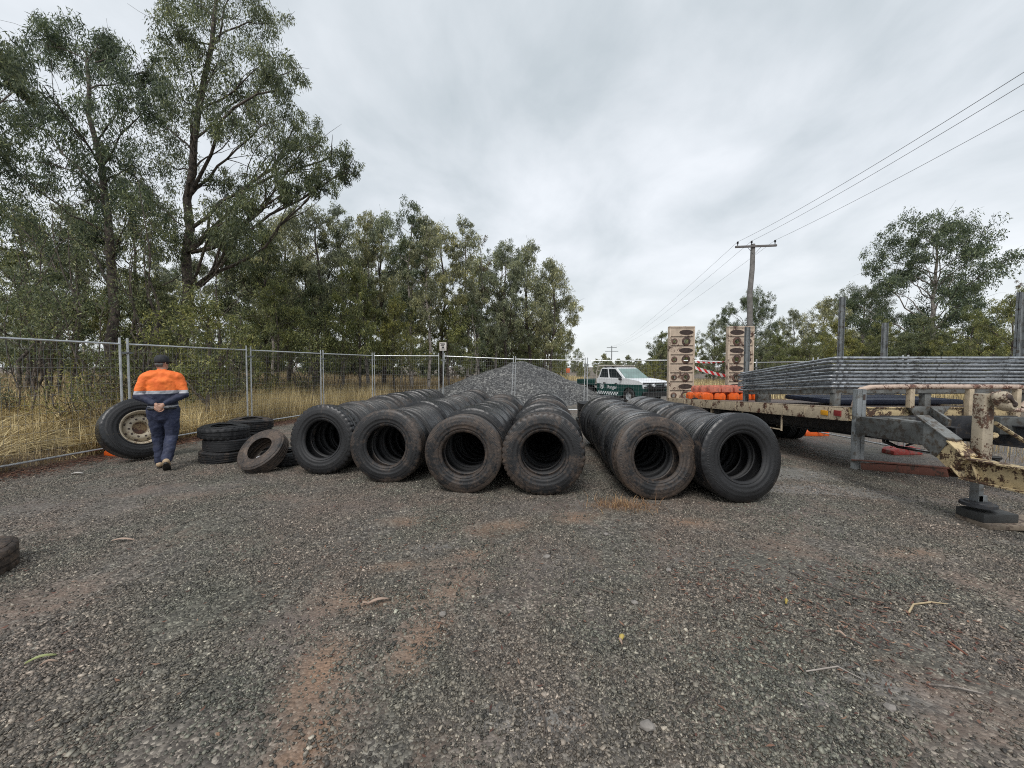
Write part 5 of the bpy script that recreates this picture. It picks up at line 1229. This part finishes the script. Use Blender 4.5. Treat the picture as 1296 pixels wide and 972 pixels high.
        m = MB(); m.box(2.30, 2.475, min(s*.60, s*.90), max(s*.60, s*.90), .80, .97); m.build('headlight', paint('headlamp', (.6, .62, .64), .1, .1, 3) if s < 0 else bpy.data.materials['headlamp'], e, bevel=.03)
    m = MB(); m.box(2.44, 2.475, -.56, .56, .66, .96); m.box(2.36, 2.50, -.90, .90, .42, .62); m.build('grille', M_BLACK, e, bevel=.02)
    m = MB()
    for z in (.62, .86, 1.06): m.tube([(2.42, -.86, z), (2.62, -.62, z), (2.66, 0, z), (2.62, .62, z), (2.42, .86, z)], .034, 8)
    for y in (-.62, -.28, .28, .62): m.tube([(2.63, y, .50), (2.64, y, 1.06)], .03, 8)
    m.box(2.50, 2.68, -.88, .88, .40, .58); m.build('bull_bar', M_BLACK, e, 40)
    for y in (-.44, .44): m = MB(); m.lathe([(0, .05), (.07, .05), (.085, .03), (.07, -.05), (0, -.06)], 16, Matrix.Translation((2.70, y, .96)) @ Matrix.Rotation(R(90), 4, 'Y')); m.build('driving_light', bpy.data.materials['headlamp'], e, 35)
    m = MB(); m.box(-.90, .95, -.95, .95, .22, .34); m.build('sill', M_DARKST, e, bevel=.02)
    # tray
    m = MB(); m.box(-2.72, -1.06, -.92, .92, .80, .90); m.box(-2.6, 2.2, -.40, .40, .42, .58); m.build('tray_floor', M_DARKST, e, bevel=.01)
    m = MB(); m.box(-2.72, -1.08, -.95, -.925, .84, 1.14); m.box(-2.72, -1.08, .925, .95, .84, 1.14); m.box(-2.76, -2.73, -.94, .94, .84, 1.14); m.build('tray_side', GR, e, bevel=.008)
    m = MB()
    for y in (-.84, .84): m.tube([(-1.10, y, .86), (-1.04, y, 1.62), (-.90, y, 1.90)], .035, 8); m.tube([(-.90, y*.8, 1.90), (.30, y*.8, 1.90)], .024, 8)
    m.tube([(-.90, -.84, 1.90), (-.90, .84, 1.90)], .035, 8); m.tube([(-1.04, -.84, 1.62), (-1.04, .84, 1.62)], .03, 8); m.tube([(.30, -.67, 1.90), (.30, .67, 1.90)], .024, 8)
    for y in (-.4, 0, .4): m.tube([(-1.06, y, .9), (-.98, y, 1.75)], .02, 6)
    m.build('headboard_rack', rusty('rack_cream', (.5, .45, .38), amt=.1), e, 40)
    for x in (-.5, .1): m = MB(); m.box(x-.07, x+.07, -.70, .70, 1.82, 1.885); m.build('roof_bar', M_BLACK, e, bevel=.01)
    ty = tyre_mesh(.385, .25, .21, 0, 41, 0, 64)
    for x in (1.55, -1.67):
        for s in (-1, 1):
            o = bpy.data.objects.new('wheel', ty); col.objects.link(o); o.parent = e; o.location = (x, s*.82, .385); o.color = (.45, 0, 0, 1)
            r_ = MB(); r_.lathe([(.222, -.10), (.20, -.09), (.19, -.02), (.15, -.05), (.07, -.06), (.06, -.09), (0, -.09)], 24, ax='y')
            rr = r_.build('rim', bpy.data.materials['galvanised_steel'], o, 35)
            if s > 0: rr.rotation_euler = (0, 0, PI)
            # a dark arch liner
    m = MB()
    for s in (-1, 1): m.box(1.10, 2.0, min(s*.35, s*.66), max(s*.35, s*.66), .42, .84)
    m.build('arch_liner', M_BLACK, e)
    m = MB()
    for s in (-1, 1): m.lathe([(.43, -.13), (.46, -.13), (.46, .13), (.43, .13)], 24, Matrix.Translation((-1.67, s*.82, .36)) @ Matrix.Rotation(R(90), 4, 'X'), closed=True)
    m.v = [v if v[2] > .45 else (v[0], v[1], .45) for v in m.v]; m.build('rear_mudguard', M_BLACK, e, 40)
ute()

# ------------------------------------------------------------------ the worker
def chain(mb, P, Rr, n=14):
    """limb through points P with radii (rx, ry) or r, rounded ends"""
    P = [Vector(p) for p in P]; rr = [(r_, r_) if not isinstance(r_, tuple) else r_ for r_ in Rr]
    d0 = (P[1]-P[0]).normalized(); d1 = (P[-1]-P[-2]).normalized(); pts = []; rad = []
    for a in (85, 60, 30): pts.append(P[0]-d0*math.sin(R(a))*min(rr[0])*.9); rad.append(tuple(x*math.cos(R(a)) for x in rr[0]))
    pts += P; rad += rr
    for a in (30, 60, 85): pts.append(P[-1]+d1*math.sin(R(a))*min(rr[-1])*.9); rad.append(tuple(x*math.cos(R(a)) for x in rr[-1]))
    V = []; F = []; prev = None
    for i, p in enumerate(pts):
        d = (pts[min(i+1, len(pts)-1)]-pts[max(i-1, 0)]).normalized()
        a = Vector((1, 0, 0)) if prev is None else prev
        a = a-d*a.dot(d)
        if a.length < .1: a = Vector((0, 1, 0))-d*d.y
        a.normalize(); prev = a; b = d.cross(a)
        for k in range(n): t = 2*PI*k/n; V.append(p+a*math.cos(t)*rad[i][0]+b*math.sin(t)*rad[i][1])
    for i in range(len(pts)-1):
        for k in range(n): F.append((i*n+k, i*n+(k+1) % n, (i+1)*n+(k+1) % n, (i+1)*n+k))
    F.append(tuple(range(n))[::-1]); F.append(tuple((len(pts)-1)*n+k for k in range(n))); mb.add(V, F)
def fuse(mb, name, m, parent, vox=.012, smooth=4, wr=0, wscale=.08):
    o = mb.build(name, m, parent); o.modifiers.clear()
    r_ = o.modifiers.new('fuse', 'REMESH'); r_.mode = 'VOXEL'; r_.voxel_size = vox; r_.use_smooth_shade = True
    s = o.modifiers.new('smooth', 'SMOOTH'); s.iterations = smooth; s.factor = .5
    if wr:
        tx = bpy.data.textures.new('folds', 'CLOUDS'); tx.noise_scale = wscale; d = o.modifiers.new('folds', 'DISPLACE'); d.texture = tx; d.strength = wr; d.mid_level = .5; d.texture_coords = 'LOCAL'
    return o
def person():
    p = gp(209, 597); Yp = p.y+.22; X = (205-648)/F_PX*Yp; e = empty('person', (X, Yp, float(gz(X, Yp))), R(33)); e.scale = (1.04, 1.08, 1.035); tag(e, 'worker in orange and navy shirt and cap walking away, hands clasped behind', 'person')
    S = 1.0
    skin = paint('skin', (.42, .24, .17), .5, .12, 12)
    # joints (local: facing +Y, away from the camera)
    LH, RH = (-.095, .0, .93), (.095, .0, .93); LK_, RK = (-.085, .10, .50), (.09, -.01, .50); LA, RA = (-.07, .06, .10), (.055, -.26, .17)
    LS, RS = (-.185, .0, 1.44), (.185, .0, 1.44); LE, RE = (-.275, -.07, 1.16), (.275, -.08, 1.16); LW, RW = (-.05, -.205, 1.03), (.045, -.225, 1.03)
    b = MB()
    chain(b, [(0, 0, .92), (0, -.005, 1.06), (0, -.01, 1.25), (0, -.01, 1.40), (0, -.005, 1.47)], [(.15, .10), (.145, .10), (.165, .115), (.175, .11), (.12, .08)])
    chain(b, [(0, .0, 1.44), (0, .015, 1.54), (0, .03, 1.60)], [.062, .056, .056])
    hb_ = MB()
    chain(hb_, [(0, .025, 1.61), (0, .03, 1.67), (0, .03, 1.71)], [(.070, .085), (.078, .098), (.072, .09)])
    chain(hb_, [(.0, .10, 1.58), (0, .085, 1.60)], [.034, .045])                  # jaw
    chain(hb_, [(0, .122, 1.655), (0, .140, 1.635)], [.010, .014])                # nose
    for s in (-1, 1): chain(hb_, [(s*.080, .02, 1.635), (s*.084, .015, 1.665)], [.010, .014])   # ears
    T_ = Matrix.Translation((0, .03, 1.60)) @ Matrix.Rotation(R(-38), 4, 'Z') @ Matrix.Diagonal((.86, .86, .97, 1)) @ Matrix.Translation((0, -.03, -1.60)); b.add([T_ @ Vector(v) for v in hb_.v], hb_.f)
    for H_, K_, A_ in ((LH, LK_, LA), (RH, RK, RA)): chain(b, [H_, K_, A_], [.085, .055, .038])
    for S_, E_, W_ in ((LS, LE, LW), (RS, RE, RW)): chain(b, [S_, E_, W_], [.052, .038, .026])
    # clasped hands: each palm with four fingers and a thumb
    for s, W_, dn in ((-1, Vector(LW), Vector((.55, -.10, -.80))), (1, Vector(RW), Vector((-.72, -.18, -.66)))):
        dn.normalize(); pc = W_+dn*.055; side_ = dn.cross(Vector((0, -1, 0))).normalized(); chain(b, [W_, pc], [(.024, .022), (.038, .018)], 12)
        back = Vector((0, -1, 0)) if s > 0 else Vector((0, 1, 0))
        for k in range(4):
            o_ = side_*(k-1.5)*.020; Lf = [.030, .034, .033, .026][k]; f0 = pc+dn*.028+o_; f1 = f0+dn*Lf; f2 = f1+(dn*.5-back*.8).normalized()*Lf*.75; f3 = f2+(dn*-.2-back).normalized()*Lf*.5
            chain(b, [pc+o_*.8, f0, f1, f2, f3], [.010, .0095, .0090, .0082, .0075], 8)
        th = W_+dn*.02+side_*.030; chain(b, [W_+dn*.012, th, th+(side_*.6+dn*.8).normalized()*.034, th+(side_*.3+dn).normalized()*.060], [.014, .012, .011, .009], 8)
    fuse(b, 'body', skin, e, .0065, 2)
    # shirt
    m, t, bs = newmat('hi_vis_shirt'); c = N(t, 'ShaderNodeTexCoord'); s3 = N(t, 'ShaderNodeSeparateXYZ'); LK(t, c.outputs['Object'], s3.inputs[0]); z = s3.outputs[2]
    n = noise(t, 9, 4); orange_ = ramp(t, n, [(.3, (.72, .13, .02)), (.7, (.95, .22, .04))]); navy = ramp(t, n, [(.3, (.012, .016, .035)), (.7, (.028, .035, .07))])
    cc = mixc(t, mth(t, 'GREATER_THAN', z, 1.215), navy, orange_)
    def band(z0_, z1_, cc, colr=(.42, .43, .46)):
        f = mth(t, 'MULTIPLY', mth(t, 'GREATER_THAN', z, z0_), mth(t, 'LESS_THAN', z, z1_)); return mixc(t, f, cc, colr)
    cc = band(1.185, 1.235, cc); cc = band(.955, 1.0, cc); LK(t, cc, bs.inputs['Base Color']); bs.inputs['Roughness'].default_value = .75
    b = MB()
    chain(b, [(0, 0, .93), (0, -.005, 1.04), (0, -.012, 1.22), (0, -.012, 1.38), (0, -.005, 1.475)], [(.185, .125), (.185, .130), (.205, .140), (.205, .130), (.12, .085)], 24)
    chain(b, [(0, .0, 1.47), (0, .012, 1.525)], [.075, .068])
    for s_ in (-1, 1): chain(b, [(s_*.03, -.01, 1.475), (s_*.10, -.015, 1.462), (s_*.185, -.01, 1.425)], [(.075, .075), (.085, .088), (.088, .090)])
    for S_, E_, W_ in ((LS, LE, LW), (RS, RE, RW)):
        S_ = (S_[0]*1.02, S_[1], S_[2]-.02)
        W2 = Vector(E_).lerp(Vector(W_), .90); chain(b, [S_, Vector(S_).lerp(Vector(E_), .5), E_, W2], [.086, .078, .066, .044])
    fuse(b, 'shirt', m, e, .010, 8, .026, .08)
    # trousers
    b = MB()
    chain(b, [(0, 0, .83), (0, 0, .93), (0, 0, 1.0)], [(.165, .12), (.175, .13), (.165, .12)], 24)
    for H_, K_, A_ in ((LH, LK_, LA), (RH, RK, RA)):
        A2 = Vector(K_).lerp(Vector(A_), .97); chain(b, [H_, Vector(H_).lerp(Vector(K_), .5), K_, Vector(K_).lerp(A2, .5), A2], [.110, .098, .080, .075, .068])
    fuse(b, 'trousers', paint('navy_work_trousers', (.022, .028, .058), .8, .3, 7), e, .010, 3, .028, .07)
    m_ = MB(); chain(m_, [(-.16, -.09, .955), (0, -.145, .955), (.16, -.09, .955)], [.016, .016, .016], 8); m_.build('belt', M_BLACK, e, 40)
    # boots
    bt = paint('tan_boot', (.40, .29, .18), .7, .2, 10); sole = paint('boot_sole', (.02, .018, .016), .7, .2, 10)
    for A_, pit, k in ((LA, 0, 0), (RA, R(-38), 1)):
        bo = empty('boot', A_); bo.parent = e; bo.rotation_euler = (pit, 0, R(4)*(1 if k else -1))
        b = MB(); chain(b, [(0, 0, .06), (0, 0, -.02)], [.052, .050]); chain(b, [(0, -.04, -.035), (0, .06, -.04), (0, .155, -.052)], [(.046, .044), (.048, .040), (.046, .030)]); fuse(b, 'upper', bt, bo, .008, 3)
        b = MB(); out_ = [(.050*math.cos(t_)*(1.0 if math.sin(t_) > -.2 else .85), .055+.150*math.sin(t_)) for t_ in np.linspace(0, 2*PI, 28, endpoint=False)]; me_ = plate([out_], .026); me_add(b, me_, Matrix.Translation((0, 0, -.086))); b.build('sole', sole, bo, bevel=.006)
    # cap, hair and face, on the head turned a little to the right
    HR = Matrix.Translation((0, .03, 1.60)) @ Matrix.Rotation(R(-38), 4, 'Z') @ Matrix.Diagonal((.86, .86, .97, 1)) @ Matrix.Translation((0, -.03, -1.60))
    def hd(mb): mb.v = [tuple(HR @ Vector(v)) for v in mb.v]; return mb
    b = MB(); Mh = Matrix.Translation((0, .03, 1.685)); b.lathe([(.090, -.02), (.099, .0), (.100, .035), (.090, .068), (.062, .095), (.03, .108), (.004, .110)], 28, Mh)
    b.v = [(v[0]*.96, (v[1]-.03)*1.10+.03, v[2]) for v in b.v]
    cap = hd(b).build('cap', paint('cap_black', (.022, .023, .026), .8, .2, 9), e, 60); sm = cap.modifiers.new('thick', 'SOLIDIFY'); sm.thickness = .004; sm.offset = 1
    b = MB(); me_ = plate([[(-.07, 0), (-.062, .05), (-.03, .078), (0, .082), (.03, .078), (.062, .05), (.07, 0)]], .005); me_add(b, me_, Matrix.Translation((0, .125, 1.682)) @ Matrix.Rotation(R(-14), 4, 'X')); br = hd(b).build('brim', bpy.data.materials['cap_black'], cap)
    b = MB(); chain(b, [(-.060, -.025, 1.645), (0, -.064, 1.64), (.060, -.025, 1.645)], [(.022, .030)]*3, 10); chain(b, [(-.05, -.02, 1.615), (0, -.048, 1.605), (.05, -.02, 1.615)], [.018]*3, 10); fuse(hd(b), 'hair', paint('grey_hair', (.10, .095, .09), .8, .3, 30), e, .007, 2, .004, .02)
    b = MB(); chain(b, [(-.078, .03, 1.660), (-.066, .10, 1.657), (-.03, .128, 1.655), (.03, .128, 1.655), (.066, .10, 1.657), (.078, .03, 1.660)], [(.006, .012)]*6, 8); hd(b).build('sunglasses', M_BLACK, e, 40)
    b = MB(); chain(b, [(-.022, .122, 1.598), (.022, .122, 1.598)], [.006, .006], 8); hd(b).build('mouth', paint('lips', (.30, .12, .10), .5, .1), e, 40)
    return e
person()

# ------------------------------------------------------------------ small things on the ground
def stick(pts, rad, label, m=M_BARK, name='stick'):
    P = [gp(*p) for p in pts]; Q = [Vector((p.x, p.y, float(ground_z(p.x, p.y))+rad*1.4+.006)) for p in P]; mb = MB(); mb.tube(Q, [rad]*(len(Q)-1)+[rad*.4], 7)
    o = mb.build(name, m, None, 50); tag(o, label, 'stick'); return o
M_STRAW = paint('pale_stick', (.42, .33, .2), .7, .2, 12)
stick([(1150, 779), (1156, 768), (1178, 766), (1199, 768)], .006, 'pale bent stick on the gravel at right, the brightest one', M_STRAW)
stick([(1000, 728), (1030, 736), (1075, 754), (1110, 765), (1138, 779)], .0045, 'long thin dark stick running down to the pale bent one')
stick([(1072, 752), (1100, 764), (1150, 768)], .004, 'thin dark twig just above the pale bent stick')
stick([(1200, 815), (1218, 828), (1225, 833)], .006, 'short reddish stick below right of the pale bent one', paint('red_bark', (.2, .08, .05), .8, .3))
stick([(682, 893), (690, 918), (688, 940)], .005, 'black curved stick near the bottom centre')
stick([(750, 744), (770, 750), (783, 753)], .005, 'short dark twig in the middle of the yard')
stick([(1020, 852), (1060, 846), (1090, 862)], .004, 'grey twig left of the pale damp patch at right', M_BARKP)
stick([(868, 905), (880, 885), (884, 880)], .004, 'thin upright looking twig near the bottom centre right')
stick([(1175, 868), (1210, 872), (1245, 880)], .005, 'weathered grey stick near the lower right corner', M_BARKP)
def flake(px, py, L, w, rz, m, label, name, cat):
    p = gp(px, py); mb = MB(); n = 6; V = []
    for i in range(n+1):
        t = i/n; hw_ = w/2*math.sin(PI*min(.97, max(.06, t)))**.6; z = .012+.02*math.sin(PI*t)
        V += [((t-.5)*L, -hw_, z-.004), ((t-.5)*L, 0, z+.004), ((t-.5)*L, hw_, z-.002)]
    F = []
    for i in range(n):
        for j in range(2): F.append((3*i+j, 3*i+j+1, 3*i+j+4, 3*i+j+3))
    mb.add(V, F); o = mb.build(name, m, None, 60); s = o.modifiers.new('thick', 'SOLIDIFY'); s.thickness = .002; o.location = (p.x, p.y, float(ground_z(p.x, p.y))+.006); o.rotation_euler = (0, 0, rz); tag(o, label, cat)
M_BSTR = paint('bark_strip', (.36, .26, .20), .7, .2, 10); M_YL = paint('yellow_leaf', (.45, .34, .09), .6, .2, 10); M_GLf = paint('green_leaf', (.30, .33, .14), .6, .2, 10)
flake(478, 763, .15, .03, .45, M_BSTR, 'pinkish strip of bark on the gravel left of the orange dirt', 'bark_strip', 'bark')
flake(462, 768, .06, .015, .1, M_BSTR, 'small bark chip beside the pinkish strip', 'bark_strip', 'bark')
flake(787, 811, .07, .03, 1.0, M_YL, 'yellow dead leaf alone in the middle of the yard', 'dead_leaf', 'leaf')
flake(785, 816, .05, .02, 1.8, M_BSTR, 'brown leaf just below the yellow one', 'dead_leaf', 'leaf')
flake(52, 837, .12, .022, .6, M_GLf, 'pale green gum leaf at the lower left', 'gum_leaf', 'leaf')
flake(62, 843, .07, .015, .5, M_BSTR, 'brown gum leaf beside the pale green one', 'gum_leaf', 'leaf')
flake(156, 684, .20, .03, .1, M_BSTR, 'pale bark scrap on the gravel at left, below the worker', 'bark_strip', 'bark')
flake(995, 765, .06, .02, .9, M_YL, 'light leaf in the twiggy patch at right', 'dead_leaf', 'leaf')
flake(1063, 806, .06, .02, -1.0, M_BSTR, 'pinkish leaf below the twiggy patch', 'dead_leaf', 'leaf')
flake(98, 600, .16, .06, .2, paint('pale_rag', (.4, .38, .35), .7, .1), 'pale scrap lying near the fence rail at far left', 'scrap', 'litter')
# scattered bigger rocks
rk = random.Random(9)
V0, F0 = ico()
for px, py, s, lb in [(692, 704, .035, 'small squarish pale rock in front of the middle rows'), (803, 763, .028, 'flat grey rock right of the yard centre'), (846, 723, .026, 'small pale rock below the brown ringed tyre'), (767, 677, .03, 'thin pale chip below the gap between the rows'), (820, 922, .035, 'smooth pale stone near the bottom centre'), (1126, 898, .03, 'grey stone left of the lower right corner'), (560, 779, .03, 'dull stone on the orange dirt streak')]:
    p = gp(px, py); mb = MB(); mb.add([(v[0]*s*rk.uniform(.9, 1.4), v[1]*s*rk.uniform(.7, 1), v[2]*s*.55) for v in V0], F0.tolist()); o = mb.build('rock', paint('pale_rock', (.22, .20, .18), .8, .25, 30, bmp=.3) if 'pale_rock' not in bpy.data.materials else bpy.data.materials['pale_rock'], None, bevel=.004); o.location = (p.x, p.y, float(ground_z(p.x, p.y))+s*.35); o.rotation_euler = (0, 0, rk.uniform(0, 3)); tag(o, lb, 'rock')
# dry grass tuft by the fifth row
p = gp(786, 641); q = np.random.default_rng(8); n = 300; P = np.column_stack([p.x+q.normal(0, .20, n), p.y+q.normal(0, .10, n), np.full(n, 0.0)]); P[:, 2] = ground_z(P[:, 0], P[:, 1])
G_OR = grassmat('rusty_dry_grass', (.14, .075, .04), (.27, .15, .075), (.42, .28, .14))
o = blades('grass_tuft', P, q.uniform(.04, .16, n), np.full(n, .005), np.abs(q.normal(1.2, .6, n)), G_OR, 3); tag(o, 'flattened rusty orange tuft of dead grass in front of the gap between the rows', 'grass tuft')
